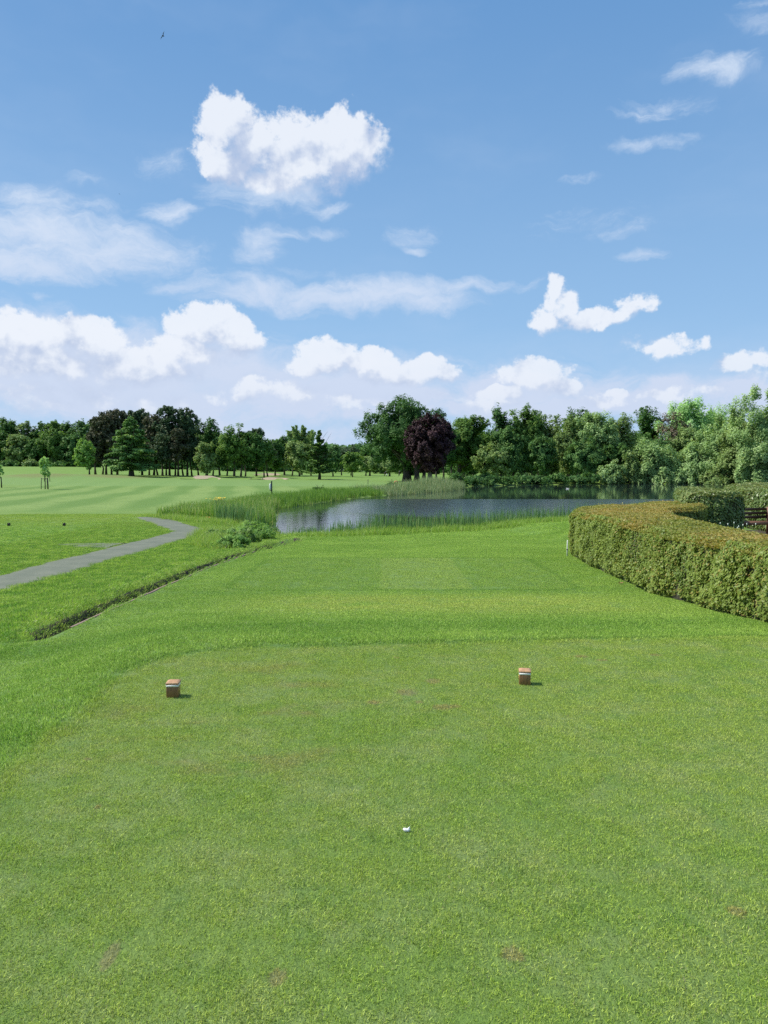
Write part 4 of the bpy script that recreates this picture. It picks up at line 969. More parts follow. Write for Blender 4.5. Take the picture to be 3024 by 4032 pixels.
# ---------------------------------------------------------------- hedges
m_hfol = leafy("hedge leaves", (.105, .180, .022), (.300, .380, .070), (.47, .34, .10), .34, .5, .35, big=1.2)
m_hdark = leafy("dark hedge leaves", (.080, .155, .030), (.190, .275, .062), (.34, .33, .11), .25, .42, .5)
m_twig = simple("hedge twigs", (.020, .018, .010), (.050, .044, .025), 20, .9, .6, .03)
def hedge(name, poly, top, label, mat, dens_side, dens_top, leaf, seed, tiptop=.8, tipside=.15, rough=.06, vis=None):
    g = np.random.default_rng(seed); poly = np.array(poly, float)
    # smooth and densify outline (counter clockwise)
    Q = []
    for i in range(len(poly)):
        a = poly[i]; b_ = poly[(i + 1) % len(poly)]; k = max(2, int(np.linalg.norm(b_ - a) / .35))
        Q += [a + (b_ - a) * t for t in np.arange(k) / k]
    Q = np.array(Q)
    for _ in range(3): Q = .25 * np.roll(Q, 1, 0) + .5 * Q + .25 * np.roll(Q, -1, 0)
    area = .5 * np.sum(Q[:, 0] * np.roll(Q[:, 1], -1) - np.roll(Q[:, 0], -1) * Q[:, 1])
    if area < 0: Q = Q[::-1]
    nxt = np.roll(Q, -1, 0); t = nxt - Q; L = np.linalg.norm(t, axis=1); nrm = np.stack([t[:, 1], -t[:, 0]], -1) / L[:, None]
    vn = nrm + np.roll(nrm, 1, 0); vn /= np.linalg.norm(vn, axis=1)[:, None]
    zt = np.array([top(p[0], p[1]) for p in Q]); zb = terr(Q[:, 0], Q[:, 1]) - .05
    T = thing(name, (Q[:, 0].mean(), Q[:, 1].mean(), float(zb.mean())), label, 'hedge'); off = np.array(T.location)
    # twiggy body
    levels = [(.0, -.10), (.10, -.09), (.5, -.07), (.9, -.09), (.96, -.16)]; V = []
    n = len(Q)
    for f, o in levels:
        p = Q + vn * (o + .03 * np.sin(np.arange(n) * 1.7 + f * 9))[:, None]; V.append(np.column_stack([p, zb + (zt - zb) * f - (.03 if f > .9 else 0)]))
    V = np.concatenate(V); fq = []
    for l in range(len(levels) - 1):
        i = np.arange(n); fq.append(np.stack([l * n + i, l * n + (i + 1) % n, (l + 1) * n + (i + 1) % n, (l + 1) * n + i], -1))
    me = bpy.data.meshes.new('branches'); cap = list(range((len(levels) - 1) * n, len(levels) * n))
    me.from_pydata((V - off).tolist(), [], np.concatenate(fq).tolist() + [cap]); me.materials.append(m_twig)
    link('branches', me, T)
    # side foliage
    hgt = float((zt - zb).mean()); seg = L / L.sum(); vis = vis or (lambda p, nn: 1.0)
    wgt = seg * np.array([vis(Q[i], nrm[i]) for i in range(n)]); ns = int(dens_side * L.sum() * hgt * wgt.sum()); 
    i = g.choice(n, ns, p=wgt / wgt.sum()); u = g.random(ns); h = g.random(ns) ** .95
    p = Q[i] + t[i] * u[:, None]; s_ = np.cumsum(L)[i] + u * L[i]
    lump = .10 * (fbm(s_ * 1.6, h * 2.2 + 5, 3, seed) - .5) * 2 * (rough / .06) + .05 * (fbm(s_ * 7, h * 9, 2, seed + 4) - .5) * 2
    o = lump - .09 * sstep(h, .86, 1.0) - .10 * sstep(1 - h, .85, 1.0) + g.uniform(-.09, .025, ns)
    p = p + nrm[i] * o[:, None]; ztp = np.array([np.interp(0, [0], [0])]) ; z = zb[i] + (zt[i] - zb[i]) * (h * .97 + .03)
    C1 = np.column_stack([p, z]); N1 = np.column_stack([nrm[i], np.full(ns, .55)]) + g.normal(size=(ns, 3)) * .38
    up1 = np.column_stack([nrm[i] * .7 + t[i] / L[i][:, None] * g.normal(0, .6, (ns, 1)), np.full(ns, -.55)])
    tipn = fbm(s_ * .5, h * 1.5 + s_ * .1, 3, seed + 9); tip1 = np.where(g.random(ns) < tipside * (.3 + 1.6 * sstep(tipn, .45, .7) + 1.2 * sstep(h, .8, 1)), g.uniform(.3, .9, ns), 0)
    rn1 = np.clip(.25 + .5 * fbm(s_ * 1.3, h * 2, 3, seed + 7) + .45 * (g.random(ns) - .4) + .35 * lump / .1 * .5, 0, 1)
    # top foliage
    x0, y0 = Q.min(0); x1, y1 = Q.max(0); nt_ = int(dens_top * (x1 - x0) * (y1 - y0)); X = g.uniform(x0, x1, nt_); Y = g.uniform(y0, y1, nt_)
    sd_ = poly_sd(X, Y, Q); k = sd_ < -.0; X, Y, sd_ = X[k], Y[k], sd_[k]; zz = np.array([top(a, b_) for a, b_ in zip(X, Y)])
    zz = zz + .07 * (fbm(X * 1.8, Y * 1.8, 3, seed + 3) - .5) + .03 * (fbm(X * 8, Y * 8, 2, seed + 5) - .5) - .10 * sstep(sd_, -.16, 0) + g.uniform(-.03, .025, len(X)) + (g.random(len(X)) < .004) * g.uniform(.02, .09, len(X))
    C2 = np.column_stack([X, Y, zz]); N2 = np.array([0, 0, 1.0]) + g.normal(size=C2.shape) * .5; tn = fbm(X * .9, Y * .9, 3, seed + 2)
    tip2 = np.clip(tiptop * (.35 + 1.2 * (tn - .25)) * g.uniform(.4, 1.3, len(X)), 0, 1); rn2 = g.random(len(X))
    up2 = g.normal(size=C2.shape) * 1.0
    C = np.concatenate([C1, C2]) - off; V, Fq = cards(C, np.concatenate([N1, N2]), leaf, g, 1.9, up=np.concatenate([up1, up2]))
    link('foliage', mk_mesh('foliage', V, Fq, (mat,), {'rnd': np.concatenate([rn1, rn2]), 'tip': np.concatenate([tip1, tip2])}), T)
    return T
H1 = [(4.62,6.5),(4.60,9.2),(4.60,13.7),(4.60,17.4),(4.79,20.0),(6.25,22.5),(8.9,24.6),(9.9,24.2),(9.6,22.6),(8.4,20.9),(7.5,20.3),(6.9,18.2),(6.3,15.8),(5.95,13.8),(5.95,6.5)]
hedge('hedge', H1, lambda x, y: .74 - .004 * (y - 9) + .02 * math.sin(x + y), 'long clipped green hedge with copper brown top curving along the right of the tees', m_hfol, 5400, 3400, .026, 51, tipside=.07, tiptop=.92,
      vis=lambda p, nn: 1.0 if nn[0] < .2 else .45)
H2 = [(8.95,22.95),(9.9,22.6),(10.75,22.7),(11.1,24.2),(12.1,30.2),(11.4,30.2),(9.6,25.2)]
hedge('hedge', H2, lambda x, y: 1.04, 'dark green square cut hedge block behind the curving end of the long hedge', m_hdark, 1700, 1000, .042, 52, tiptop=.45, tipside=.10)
H3 = [(13.05,25.2),(15.4,25.2),(24,41),(19.5,41),(15.4,34.9),(13.7,30.2)]
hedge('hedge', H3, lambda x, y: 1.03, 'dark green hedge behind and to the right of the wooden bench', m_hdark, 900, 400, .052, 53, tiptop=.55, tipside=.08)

# ---------------------------------------------------------------- small built things
def bevel(o, w=.006, seg=2):
    md = o.modifiers.new('bevel', 'BEVEL'); md.width = w; md.segments = seg; md.limit_method = 'ANGLE'; return o
def wood(name, c1, c2, sc=1.0, rough=.55):
    m, nt, b, _ = new_mat(name); p = nt.vm('MULTIPLY', oco(nt), (60 * sc, 60 * sc, 6 * sc)); n = nt.noise(p, 1.0, 5, .65, 1.2)
    nt.put(b.inputs['Base Color'], nt.mix(nt.ss(n, .3, .7), c1, c2)); b.inputs['Roughness'].default_value = rough; bump(nt, b, n, .35, .003); return m
m_mw = wood("varnished teak", (.15, .075, .024), (.28, .140, .050), 1.0, .45)
m_mwt = wood("pale teak", (.36, .190, .090), (.54, .310, .160), 1.0, .6)  # lighter wood for the marker caps
m_white = simple("white paint", (.72, .73, .70), (.82, .82, .80), 30, .5, .2, .002)
m_yel = simple("yellow enamel", (.70, .46, .10), (.80, .58, .18), 60, .4, .1, .001)
m_brn = simple("brown enamel", (.16, .07, .02), (.22, .10, .03), 60, .4, .1, .001)
def tee_marker(px, py, rz, label, plaque_side):
    q = hit(px, py); T = thing('tee_marker', q, label, 'tee marker', 'wooden tee markers on the near tee', rz); w, h = .0445, .118
    bevel(MB().box((0, 0, .035), (w, w, .047)).build('post', m_mw, T), .003)
    MB().box((0, 0, .0895), (w + .0012, w + .0012, .0072)).build('band', m_white, T)
    MB().box((0, 0, .0983), (w - .003, w - .003, .0014)).build('groove', m_brn, T)
    z0, z1, zt = .0999, .111, .127; a = w + .0035; b_ = w * .60
    mb = MB(); V = [(-a, -a, z0), (a, -a, z0), (a, a, z0), (-a, a, z0), (-a, -a, z1), (a, -a, z1), (a, a, z1), (-a, a, z1),
                    (-a * .72, -a * .72, z1 + .008), (a * .72, -a * .72, z1 + .008), (a * .72, a * .72, z1 + .008), (-a * .72, a * .72, z1 + .008), (0, 0, zt)]
    f4 = [(3, 2, 1, 0)] + [(k * 4 + i, k * 4 + (i + 1) % 4, k * 4 + 4 + (i + 1) % 4, k * 4 + 4 + i) for k in (0, 1) for i in range(4)]
    mb.add(V, f4, [(8 + i, 8 + (i + 1) % 4, 12) for i in range(4)]); bevel(mb.build('cap', m_mwt, T), .0015)
    # oval plaque with a brown emblem
    s = plaque_side; th = np.linspace(0, 2 * np.pi, 24, endpoint=False); V = []
    for xx in (w, w + .002):
        V += [(s * xx, .017 * math.cos(t_), .052 + .021 * math.sin(t_)) for t_ in th]
    V += [(s * (w + .002), 0, .052)]; f = [(i, (i + 1) % 24, 24 + (i + 1) % 24, 24 + i) for i in range(24)]; f3 = [(24 + i, 24 + (i + 1) % 24, 48) for i in range(24)]
    mb = MB(); mb.add(V, f, f3); pl = mb.build('plaque', m_yel, T)
    mb = MB()
    for c_, r_ in (((0, .059), .0065), ((0, .045), .0075)):
        mb.tube([(s * (w + .0028), c_[0] + r_ * math.cos(t_), c_[1] + r_ * math.sin(t_)) for t_ in np.linspace(0, 6.283, 17)], .0013, 5, cap=False)
    mb.build('emblem', m_brn, pl)
    return T
tee_marker(683, 2741, R(4), 'wooden tee marker at left, white band under its cap, plaque turned away', 1)
tee_marker(2066, 2693, R(-9), 'wooden tee marker at right with white band and yellow oval plaque on its left face', -1)
# crumpled white scrap
q = hit(1600, 3276); T = thing('paper_scrap', q, 'small crumpled white scrap with one upright tip lying on the near tee', 'litter')
g = np.random.default_rng(3); mb = MB()
mb.ball((0, 0, .008), (.0155, .009, .008), 14, 10, lambda p: p * (1 + .28 * math.sin(p[0] * 7 + p[2] * 5) + .16 * math.sin(p[1] * 13 + p[0] * 9)))
mb.tube([(.004, 0, .008), (.011, 0, .015), (.016, -.001, .026)], [.006, .005, .0006], 7); mb.tube([(-.004, .002, .010), (-.012, .002, .013), (-.016, 0, .012)], [.006, .005, .002], 7)
mb.build('scrap', m_white, T, smooth=False)
# distant tee markers, left
m_dk = wood("dark stained wood", (.014, .010, .008), (.04, .028, .02), .5)
for px, lab in ((35, 'small dark tee marker on the left hand field near the picture edge'), (253, 'small dark tee marker on the left hand field, nearer to the path')):
    q = hit(px, 2071); T = thing('tee_marker', q, lab, 'tee marker', 'dark tee markers on the left hand field', R(8))
    bevel(MB().box((0, 0, .055), (.058, .058, .06)).build('post', m_dk, T), .006); mb = MB(); a = .062
    mb.add([(-a, -a, .116), (a, -a, .116), (a, a, .116), (-a, a, .116), (0, 0, .15)], [(3, 2, 1, 0)], [(i, (i + 1) % 4, 4) for i in range(4)]); mb.build('cap', m_dk, T)
# stakes
def stake(px, py, h, r, mat, label, lean=0.0, ring=None, name='stake'):
    q = hit(px, py); T = thing(name, q, label, 'stake')
    o = MB().tube([(0, 0, -.05), (lean * h * .5, 0, h * .5), (lean * h, 0, h * .97), (lean * h, 0, h)], [r, r, r, r * .7], 10).build('post', mat, T, smooth=False)
    if ring: MB().tube([(lean * h * ring, 0, h * (ring - .03)), (lean * h * ring, 0, h * (ring + .03))], r * 1.25, 10).build('band', m_dk, T)
    return T
stake(2233, 2191, .42, .017, m_white, 'white stake with a dark ring standing at the left end of the copper topped hedge', .02, .42)
stake(656, 2029, .36, .030, m_white, 'short white stake at the left tip of the reed bed beside the path')
stake(919, 2097, .19, .022, m_dk, 'short dark stake in the weeds between path and ditch')
# hooded post by the reeds
m_pg = simple("dark green paint", (.012, .022, .014), (.03, .045, .03), 8, .5, .2, .01)
q = hit(1070, 1967); T = thing('lifebuoy_post', q, 'dark post with a white rounded lifebuoy case on its left side, behind the reed bed', 'lifebuoy post')
bevel(MB().box((0, 0, .80), (.052, .052, .84)).build('post', m_pg, T), .008)
mb = MB(); mb.ball((-.13, -.02, 1.13), (.085, .10, .29), 18, 14, lambda p: np.sign(p) * np.abs(p) ** .75); cs = mb.build('case', m_white, T, smooth=True)
MB().box((-.10, -.02, .83), (.055, .075, .035)).build('bracket', m_pg, T)
# timber edging of the ditch
m_board = wood("weathered board", (.17, .115, .085), (.30, .215, .165), .15, .85)
ys = np.linspace(9.9, 22.2, 60); V = []
for y_ in ys:
    x_ = ditch_x(y_) + DW + .035; z_ = gz(x_ + .10, y_) + .012; V += [(x_ - .020, y_, z_ - .30), (x_ + .020, y_, z_ - .30), (x_ + .020, y_, z_), (x_ - .020, y_, z_)]
V = np.array(V); f = [(i * 4 + j, i * 4 + (j + 1) % 4, i * 4 + 4 + (j + 1) % 4, i * 4 + 4 + j) for i in range(59) for j in range(4)] + [(0, 1, 2, 3), (239, 238, 237, 236)]
o = link('timber_edging', mk_mesh('timber_edging', V, np.array(f), (m_board,))); tag(o, 'weathered timber board edging the near side of the ditch', 'edging')
# bench
T = thing('bench', (12.35, 25.6, gz(12.35, 25.6)), 'brown wooden bench half hidden between the dark hedges', 'bench', rz=R(14))
m_bw = wood("brown bench wood", (.13, .062, .035), (.22, .11, .060), .3)
m_bwd = wood('shaded bench wood', (.035, .020, .014), (.07, .04, .026), .3)  # back slats only: their shadow is put into a darker wood colour
for k in range(4): MB().box((0, -.02 - .0 + (k - 1.5) * .115, .44), (.80, .050, .016)).build('seat_slat', m_bw, T)
MB().box((0, -.26, .40), (.80, .018, .05)).build('front_rail', m_bw, T)
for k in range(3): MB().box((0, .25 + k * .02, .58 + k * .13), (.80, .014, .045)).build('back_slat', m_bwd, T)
for s in (-1, 1):
    MB().box((s * .74, -.24, .30), (.034, .034, .32)).build('leg', m_bw, T); MB().box((s * .74, .24, .45), (.034, .034, .47)).build('leg', m_bw, T)
    MB().box((s * .74, -.02, .64), (.05, .32, .02)).build('armrest', m_bw, T)
q = gz(13.2, 25.0); m_st = simple("pale stone", (.42, .40, .34), (.60, .58, .52), 6, .85, .5, .02)
o = bevel(MB().box((13.0, 24.55, q + .02), (1.3, .22, .05), rz=R(10)).build('stone_kerb', m_st), .01); tag(o, 'pale stone kerb on the ground in front of the bench', 'kerb')
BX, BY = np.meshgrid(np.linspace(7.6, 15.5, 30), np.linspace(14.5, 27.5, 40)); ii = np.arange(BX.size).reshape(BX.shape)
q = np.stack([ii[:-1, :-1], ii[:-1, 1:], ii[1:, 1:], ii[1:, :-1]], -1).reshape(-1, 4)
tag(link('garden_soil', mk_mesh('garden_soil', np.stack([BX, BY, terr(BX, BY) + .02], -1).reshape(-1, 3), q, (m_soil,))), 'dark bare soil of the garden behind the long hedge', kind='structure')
# budding garden plants showing above the hedge
m_bud = simple("pale buds", (.55, .62, .50), (.72, .78, .66), 40, .6, .1, .002); m_stem = simple("stem green", (.05, .10, .03), (.10, .16, .05), 30, .6, .1, .002)
for px, n_, lab in ((2870, 6, 'left clump of tall stems with pale buds behind the copper topped hedge'), (2935, 4, 'right clump of tall stems with pale buds behind the copper topped hedge')):
    p0 = P(px, 2085, 15.6); T = thing('garden_plant', (p0[0], 15.6, gz(p0[0], 15.6)), lab, 'plant'); g = np.random.default_rng(px)
    ms, mbud, ml = MB(), MB(), MB(); hh = P(px, 2068, 15.6)[2] - gz(p0[0], 15.6)
    for i in range(n_):
        a = g.uniform(-.2, .2); b_ = g.uniform(-.15, .15); h_ = hh * g.uniform(.93, 1.03)
        ms.tube([(a * .5, b_ * .5, 0), (a * .8, b_ * .8, h_ * .6), (a, b_, h_)], [.007, .005, .003], 5)
        st_ = ms.build('stem', m_stem, T); ms = MB(); MB().ball((a, b_, h_ + .012), (.011, .011, .022), 8, 6).build('bud', m_bud, st_)
    C = np.column_stack([g.normal(0, .14, 260), g.normal(0, .12, 260), g.uniform(.1, hh * .80, 260)]); V, Fq = cards(C, g.normal(size=(260, 3)) + [0, 0, .6], .07, g, 2.0)
    link('leaves', mk_mesh('leaves', V, Fq, (GM['dark'],), {'rnd': g.random(260), 'tip': np.zeros(260)}), T)

# ---------------------------------------------------------------- staked saplings
def sapling(px, base, d, top, w, label, crown=True, lean=0.0, seed=1, stakes=3):
    q = P(px, base, d); q[2] = gz(q[0], d); g = np.random.default_rng(seed); H = P(px, top, d)[2] - q[2]
    T = thing('sapling', q, label, 'tree', 'staked saplings on the left hand field')
    if crown:
        MB().tube([(0, 0, -.1), (.02, 0, H * .4), (-.03, 0, H * .7), (0, 0, H * .95)], [.07, .055, .04, .01], 7).build('trunk', m_barkp, T)
        zb = H * .40; W = w * px2m(d); n = 1500
        n = 750; me = crown_mesh('crown', 'airy', W * .9, H * .60, n, .19, GM['paleg'], seed, .2); o = link('crown', me, T); o.location = (0, 0, zb)
    for s in range(stakes):
        a = (-.42, .42, .12)[s]; b_ = (-.15, -.1, .4)[s]
        MB().tube([(a * 1.15, b_, -.1), (a, b_, 1.55)], .045, 6).build('stake', m_dk, T)
    MB().box((0, -.12, 1.42), (.46, .03, .035)).build('crossbar', m_dk, T)
    return T
sapling(178, 1927, 105, 1799, 44, 'young staked sapling with a full leafy crown on the left field', seed=5)
sapling(187, 1901, 138, 1800, 10, 'second set of sapling stakes standing just behind the leafy sapling', crown=False, stakes=2)
sapling(-4, 1916, 112, 1828, 40, 'staked sapling cut by the left picture edge', seed=9)

# ---------------------------------------------------------------- bunkers
m_sand = simple("bunker sand", (.30, .24, .16), (.40, .32, .22), 3, .95, .5, .03)
for b_, lab in zip(BUNK, ('sand bunker left of the green', 'sand bunker right of the green', 'long sand bunker behind the green', 'pale sand bunker seen between the far bank trunks')):
    nr, na = 8, 48; V = []
    for i in range(nr + 1):
        for j in range(na):
            t_ = j / na * 6.2832; rr = (i / nr) * .96 * (1 + .12 * math.sin(2 * t_ + b_[0]) + .07 * math.sin(5 * t_))
            V.append((b_[0] + math.cos(t_) * b_[2] * rr, b_[1] + math.sin(t_) * b_[3] * rr))
    V = np.array(V); z = terr(V[:, 0], V[:, 1]) + .06; ii = np.arange((nr + 1) * na).reshape(nr + 1, na)
    q = np.stack([ii[:-1], ii[1:], np.roll(ii, -1, 1)[1:], np.roll(ii, -1, 1)[:-1]], -1).reshape(-1, 4)
    tag(link('bunker_sand', mk_mesh('bunker_sand', np.column_stack([V, z]), q, (m_sand,), smooth=True)), lab, kind='structure')

# ---------------------------------------------------------------- weeds, shrubs and flowers round the pond head
gw_ = 'weedy bushes where the ditch meets the pond'
for i, (x_, y_, w, h, m_, lab) in enumerate([(-4.9,24.6,1.1,.55,'bright','low weedy bush at the near end of the ditch mouth'),(-4.9,26.6,1.2,.60,'shrub','brownish green weedy bush in the middle of the ditch mouth'),
     (-5.3,27.6,1.3,.65,'bright','leafy weedy bush left of the brownish one'),(-4.8,29.0,1.3,.65,'bright','dense green weedy bush near the corner of the pond'),
     (-5.2,30.6,1.3,.7,'bright','bright yellow green bush beside the pond corner'),(-4.9,31.6,1.1,.5,'shrub','dull green bush at the very corner of the pond'),(-6.3,29.2,1.2,.4,'shrub','lowest weedy bush nearest to the path bend')]):
    T = thing('weedy_bush', (x_, y_, gz(x_, y_) - .02), lab, 'bush', gw_); g = np.random.default_rng(80 + i)
    link('foliage', crown_mesh('foliage', 'bush', w, h * .8, 9000, .026, GM[m_], 90 + i, .35, 2.2), T)
    mb = MB()
    for k in range(9):
        a = g.random() * 6.28; MB().tube([(0, 0, 0), (math.cos(a) * w * .2, math.sin(a) * w * .2, h * .5), (math.cos(a) * w * .4, math.sin(a) * w * .4, h * g.uniform(.8, 1.15))], [.008, .006, .002], 4).build('stem', m_stem, T)
for px, base, d, top, w, m_, lab in [(1259,1940,86,1917,52,'dark','dark rounded bush rising out of the reeds on the left shore'),(1545,1915,118,1903,46,'teal','small dark bush near the orange stand among the shore reeds'),
     (1640,1912,128,1898,60,'shrub','small pale bush at the foot of the dark trunks')]:
    T_('bush', 'bush', m_, px, top, base, d, w, lab, 'bush', clear=0.0, dens=1.0)
m_flow = simple("yellow petals", (.75, .55, .03), (.85, .68, .08), 30, .5, .1, .002); m_wf = simple("white petals", (.75, .74, .68), (.85, .84, .8), 30, .5, .1, .002); m_of = simple("orange petals", (.70, .22, .07), (.80, .40, .16), 30, .5, .1, .002)
def flowers(px, tip, d, n_, spread, size, mat, label, seed, hh=.9):
    p0 = P(px, tip, d); z0 = gz(p0[0], d); z0 = max(z0, WATER); T = thing('flowering_plant', (p0[0], d, z0), label, 'flowers'); g = np.random.default_rng(seed); H = p0[2] - z0
    ms, mf = MB(), []
    mb = MB()
    for i in range(n_):
        a, b_ = g.normal(0, spread, 2); h_ = H * g.uniform(.86, 1.04) ; ms.tube([(a * .4, b_ * .4, 0), (a, b_, h_)], [.008, .004], 4)
        for k in range(5):
            t_ = k / 5 * 6.28 + g.random(); c_, s_ = math.cos(t_), math.sin(t_); r = size
            V = [(a, b_, h_), (a + c_ * r * .6 - s_ * r * .35, b_ + s_ * r * .6 + c_ * r * .35, h_ + r * .45), (a + c_ * r * 1.2, b_ + s_ * r * 1.2, h_ + r * .15), (a + c_ * r * .6 + s_ * r * .35, b_ + s_ * r * .6 - c_ * r * .35, h_ + r * .45)]
            mb.add(V, [(0, 1, 2, 3)])
        st_ = ms.build('stem', m_stem, T); mb.build('petals', mat, st_); ms, mb = MB(), MB()
    return T
flowers(866, 1961, 46.5, 26, .26, .075, m_flow, 'clump of bright yellow iris flowers on top of the reed bed', 1)
flowers(822, 2037, 40.5, 5, .14, .06, m_of, 'few orange and pink flowers at the front of the reed bed', 2)
flowers(893, 2030, 40.0, 3, .12, .05, m_wf, 'pair of small white flowers in front of the reed bed', 3)
flowers(677, 2014, 44.5, 6, .15, .05, m_wf, 'small white flowers beside the short white stake', 4)
flowers(949, 2112, 29.5, 3, .06, .05, m_wf, 'single white flower head among the ditch weeds', 5)
# leaf litter by the hedge
m_lf = simple("dry leaf", (.35, .17, .08), (.50, .30, .18), 30, .8, .2, .002)
for i, (px, py, s, lab) in enumerate([(2445,2301,.05,'single dry brown leaf on the turf near the white stake'),(2926,2433,.05,'pinkish dry leaf under the near end of the copper topped hedge'),(2790,2392,.035,'small dry leaf at the shaded foot of the hedge')]):
    q = hit(px, py); mb = MB(); a = i * 1.3; c_, s_ = math.cos(a), math.sin(a)
    V = []
    for t_, w in ((-1, 0.02), (-.5, .42), (0, .5), (.5, .34), (1, .02)):
        for sd__ in (-1, 0, 1): X_ = t_ * s; Y_ = sd__ * w * s; V.append((X_ * c_ - Y_ * s_, X_ * s_ + Y_ * c_, .022 + .012 * abs(sd__) + .01 * t_ * t_))
    f = [(r_ * 3 + c, r_ * 3 + c + 1, r_ * 3 + 4 + c, r_ * 3 + 3 + c) for r_ in range(4) for c in range(2)]
    mb.add(V, f); o = mb.build('leaf', m_lf); o.location = q; tag(o, lab, 'leaf')
# small stakes and flag on the far course
def pole(px, base, top, d, r, mat, label, name='marker_pole', cat='pole'):
    q = P(px, base, d); q[2] = gz(q[0], d); h = P(px, top, d)[2] - q[2]; T = thing(name, q, label, cat)
    MB().tube([(0, 0, -.1), (0, 0, h * .9)], r, 6).build('shaft', mat, T); MB().ball((0, 0, h * .92), r * 1.5, 8, 6).build('knob', mat, T); return T
pole(1449, 1901, 1888, 130, .05, m_dk, 'thin dark pole on the far fairway, left of the orange stand')
pole(1543, 1899, 1887, 135, .05, m_dk, 'thin dark pole on the far fairway, close to the orange stand')
pole(988, 1888, 1880, 165, .06, m_pg, 'tiny dark post in front of the right fairway bunker, left one'); pole(1034, 1888, 1882, 165, .06, m_pg, 'tiny dark post in front of the right fairway bunker, right one')
q = P(1562, 1910, 121); q[2] = gz(q[0], 121); T = thing('lifebuoy_stand', q, 'small orange lifebuoy on a wooden stand among the far shore reeds', 'lifebuoy'); m_or = simple("orange plastic", (.55, .20, .07), (.70, .30, .12), 5, .5, .1, .01)
h = P(1562, 1896, 121)[2] - q[2]
MB().box((.12, 0, h * .5), (.05, .05, h * .52)).build('post', m_bw, T)
MB().tube([(-.1 + .26 * math.cos(t_), -.05, h * .72 + .26 * math.sin(t_)) for t_ in np.linspace(0, 6.283, 21)], .075, 8, cap=False).build('ring', m_or, T, smooth=True)

# ---------------------------------------------------------------- people, birds
m_cl = simple("dark clothing", (.012, .018, .022), (.03, .04, .045), 5, .9, .2, .01); m_skin = simple("skin", (.38, .22, .16), (.45, .28, .20), 8, .6, .1, .005); m_cap_ = simple("pale cap", (.5, .5, .48), (.6, .6, .58), 8, .8, .1, .005)
def person(loc, label, rz, stride=.25, bend=0.0, arm=.2):
    T = thing('person', loc, label, 'person', rz=rz); sb, cb = math.sin(bend), math.cos(bend)
    def U(x, y, z): zz = z - .95; return (x, y * cb - zz * sb, .95 + zz * cb + y * sb)
    J = {'pelvis': (0, 0, .95), 'waist': U(0, 0, 1.12), 'chest': U(0, .01, 1.33), 'neck': U(0, 0, 1.48), 'head': U(0, .02, 1.60), 'top': U(0, .02, 1.72),
         'sl': U(-.18, 0, 1.42), 'el': U(-.24, -arm * .4, 1.14), 'wl': U(-.22, arm * .8 * -1, .93), 'hl': U(-.21, -arm, .83), 'sr': U(.18, 0, 1.42), 'er': U(.24, arm * .2, 1.14), 'wr': U(.22, arm * .9, .95), 'hr': U(.21, arm * 1.2, .86),
         'hipl': (-.10, 0, .90), 'kl': (-.11, -stride * .5 - .03, .50), 'al': (-.11, -stride * .9, .09), 'fl': (-.12, -stride * .9 - .16, .03), 'hipr': (.10, 0, .90), 'kr': (.11, stride * .4 - .05, .50), 'ar': (.11, stride * .9, .10), 'fr': (.12, stride * .9 - .16, .03)}
    RAD = {'pelvis': .15, 'waist': .13, 'chest': .16, 'neck': .06, 'head': .10, 'top': .07, 'sl': .07, 'el': .045, 'wl': .032, 'hl': .035, 'sr': .07, 'er': .045, 'wr': .032, 'hr': .035, 'hipl': .10, 'kl': .065, 'al': .045, 'fl': .04, 'hipr': .10, 'kr': .065, 'ar': .045, 'fr': .04}
    ED = [('pelvis', 'waist'), ('waist', 'chest'), ('chest', 'neck'), ('neck', 'head'), ('head', 'top'), ('chest', 'sl'), ('sl', 'el'), ('el', 'wl'), ('wl', 'hl'), ('chest', 'sr'), ('sr', 'er'), ('er', 'wr'), ('wr', 'hr'),
          ('pelvis', 'hipl'), ('hipl', 'kl'), ('kl', 'al'), ('al', 'fl'), ('pelvis', 'hipr'), ('hipr', 'kr'), ('kr', 'ar'), ('ar', 'fr')]
    def skin(nm, keys, mat, grow, cut=1.0):
        keys = [k for k in J if k in keys]; me = bpy.data.meshes.new(nm); me.from_pydata([J[k] for k in keys], [(keys.index(a), keys.index(b_)) for a, b_ in ED if a in keys and b_ in keys], [])
        o = link(nm, me, T); md = o.modifiers.new('skin', 'SKIN'); o.modifiers.new('sub', 'SUBSURF').levels = 1; me.materials.append(mat)
        if not me.skin_vertices: 
            me.attributes  # skin layer comes with the modifier
        return o, me, keys, grow
    import bmesh
    def build(nm, keys, mat, grow):
        keys = [k for k in J if k in keys]; bm = bmesh.new(); ly = bm.verts.layers.skin.verify(); vs = {}
        for k in keys: v = bm.verts.new(J[k]); v[ly].radius = (RAD[k] + grow,) * 2; vs[k] = v
        vs[keys[0]][ly].use_root = True
        for a, b_ in ED:
            if a in vs and b_ in vs: bm.edges.new((vs[a], vs[b_]))
        me = bpy.data.meshes.new(nm); bm.to_mesh(me); me.materials.append(mat); o = link(nm, me, T); o.modifiers.new('skin', 'SKIN'); o.modifiers.new('sub', 'SUBSURF').levels = 1; return o
    build('body', set(J), m_skin, 0)
    build('jacket', {'pelvis', 'waist', 'chest', 'neck', 'sl', 'el', 'wl', 'sr', 'er', 'wr'}, m_cl, .016)
    build('trousers', {'pelvis', 'hipl', 'kl', 'al', 'hipr', 'kr', 'ar'}, m_cl, .016)
    hd = J['head']; MB().ball((hd[0], hd[1] + .01, hd[2] + .06), (.105, .115, .075), 10, 6).build('cap', m_cap_, T, smooth=True)
    return T
def far_pt(px, base, d): q = P(px, base, d); q[2] = gz(q[0], d); return q
person(far_pt(1572, 1883, 232), 'person in dark clothes walking across the far fairway', R(-90), .30)
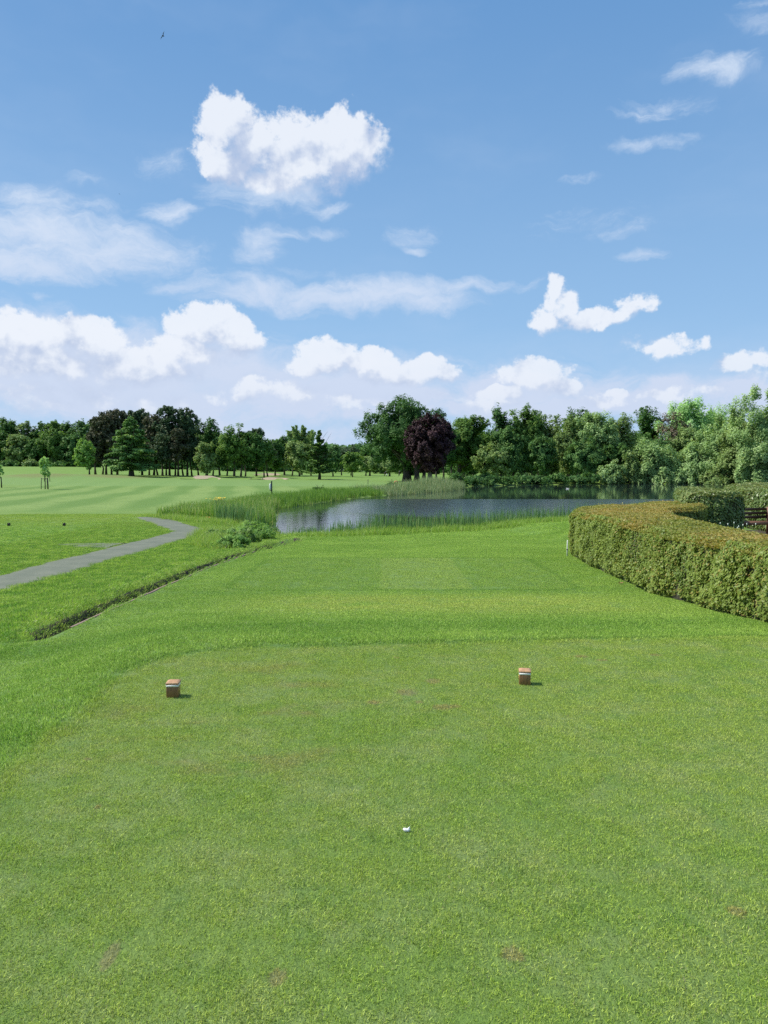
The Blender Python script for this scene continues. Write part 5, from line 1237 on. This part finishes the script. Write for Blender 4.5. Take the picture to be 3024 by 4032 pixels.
person(far_pt(1513, 1882, 232), 'person in dark clothes bending down on the far fairway beside a pale golf bag', R(90), .1, 1.0)
q = far_pt(1521, 1882, 231); T = thing('golf_bag', q, 'pale golf bag on a small trolley beside the bending person', 'golf bag')
MB().tube([(0, 0, .15), (.25, 0, .75)], [.12, .15], 8).build('bag', m_cap_, T); MB().tube([(-.35, 0, .9), (0, 0, .12)], .025, 5).build('handle', m_dk, T)
for s in (-1, 1): MB().tube([(0, s * .24, .13), (0, s * .28, .13)], .13, 10).build('wheel', m_dk, T)
def bird(loc, L, mat, label, rz=0, fly=False, cat='bird', roll=0.0, pitch=0.0):
    T = thing('bird', loc, label, cat, rz=rz); T.rotation_euler = (pitch, roll, rz)
    mb = MB(); mb.ball((0, 0, 0), (L * .16, L * .40, L * .14), 12, 10, lambda p: p * np.array([1 - .3 * max(0, -p[1]), 1, 1])); mb.ball((0, L * .42, L * (.12 if not fly else .02)), (L * .10, L * .12, L * .10), 10, 8)
    mb.tube([(0, L * .2, 0), (0, L * .40, L * (.10 if not fly else .01))], [L * .11, L * .07], 8)
    mb.tube([(0, L * .52, L * (.11 if not fly else .02)), (0, L * .66, L * (.09 if not fly else .01))], [L * .035, L * .008], 6)
    mb.build('body', mat, T, smooth=True)
    mb = MB(); mb.add([(-L * .07, -L * .30, 0), (L * .07, -L * .30, 0), (L * .13, -L * .66, 0), (-L * .13, -L * .66, 0), (-L * .05, -L * .30, L * .04), (L * .05, -L * .30, L * .04), (L * .11, -L * .66, L * .015), (-L * .11, -L * .66, L * .015)],
        [(3, 2, 1, 0), (4, 5, 6, 7), (0, 1, 5, 4), (1, 2, 6, 5), (2, 3, 7, 6), (3, 0, 4, 7)]); mb.build('tail', mat, T)
    for s in (-1, 1):
        mb = MB()
        if fly: pts = [(s * L * .10, L * .16, L * .04), (s * L * .52, L * .26, L * .20), (s * L * 1.15, -L * .06, L * .24), (s * L * .50, -L * .06, L * .16), (s * L * .10, -L * .16, L * .03)]
        else: pts = [(s * L * .13, L * .18, L * .07), (s * L * .17, L * .05, L * .02), (s * L * .08, -L * .50, L * .05), (s * L * .05, -L * .35, L * .11), (s * L * .10, L * .10, L * .13)]
        V = pts + [(a, b_, c_ - L * .02) for a, b_, c_ in pts]
        mb.add(V, [(i, (i + 1) % 5, 5 + (i + 1) % 5, 5 + i) for i in range(5)], [(0, 1, 3), (1, 2, 3), (0, 3, 4), (5, 8, 6), (6, 8, 7), (5, 9, 8)]); mb.build('wing', mat, T)
    return T
m_bird = simple("dark feathers", (.012, .016, .022), (.03, .035, .045), 30, .7, .1, .002); m_gull = simple("white feathers", (.72, .73, .72), (.82, .82, .82), 30, .6, .1, .002)
q = P(642, 141, 60); bird(q, .28, m_bird, 'small dark bird flying high in the upper left of the sky', R(150), True, roll=R(50), pitch=R(-25))
q = P(471, 764, 150); bird(q, .2, m_bird, 'tiny dark speck of a bird in the sky above the left cloud streaks', R(60), True)
q = P(2235, 1925, 120); q[2] = WATER + .06; bird(q, .48, m_gull, 'white waterbird floating on the pond in the dark reflection', R(70), cat='bird')
q = P(2142, 1907, 158); q[2] = WATER + .06; bird(q, .5, m_gull, 'white waterbird floating close to the far bank of the pond', R(-80), cat='bird')
for px, lab, rz in ((1604, 'dark duck standing on the far bank under the oak, left one', 80), (1617, 'dark duck standing on the far bank under the oak, right one', 60)):
    q = P(px, 1906, 135); q[2] = gz(q[0], 135) + .16; bird(q, .6, m_bird, lab, R(rz), cat='duck')
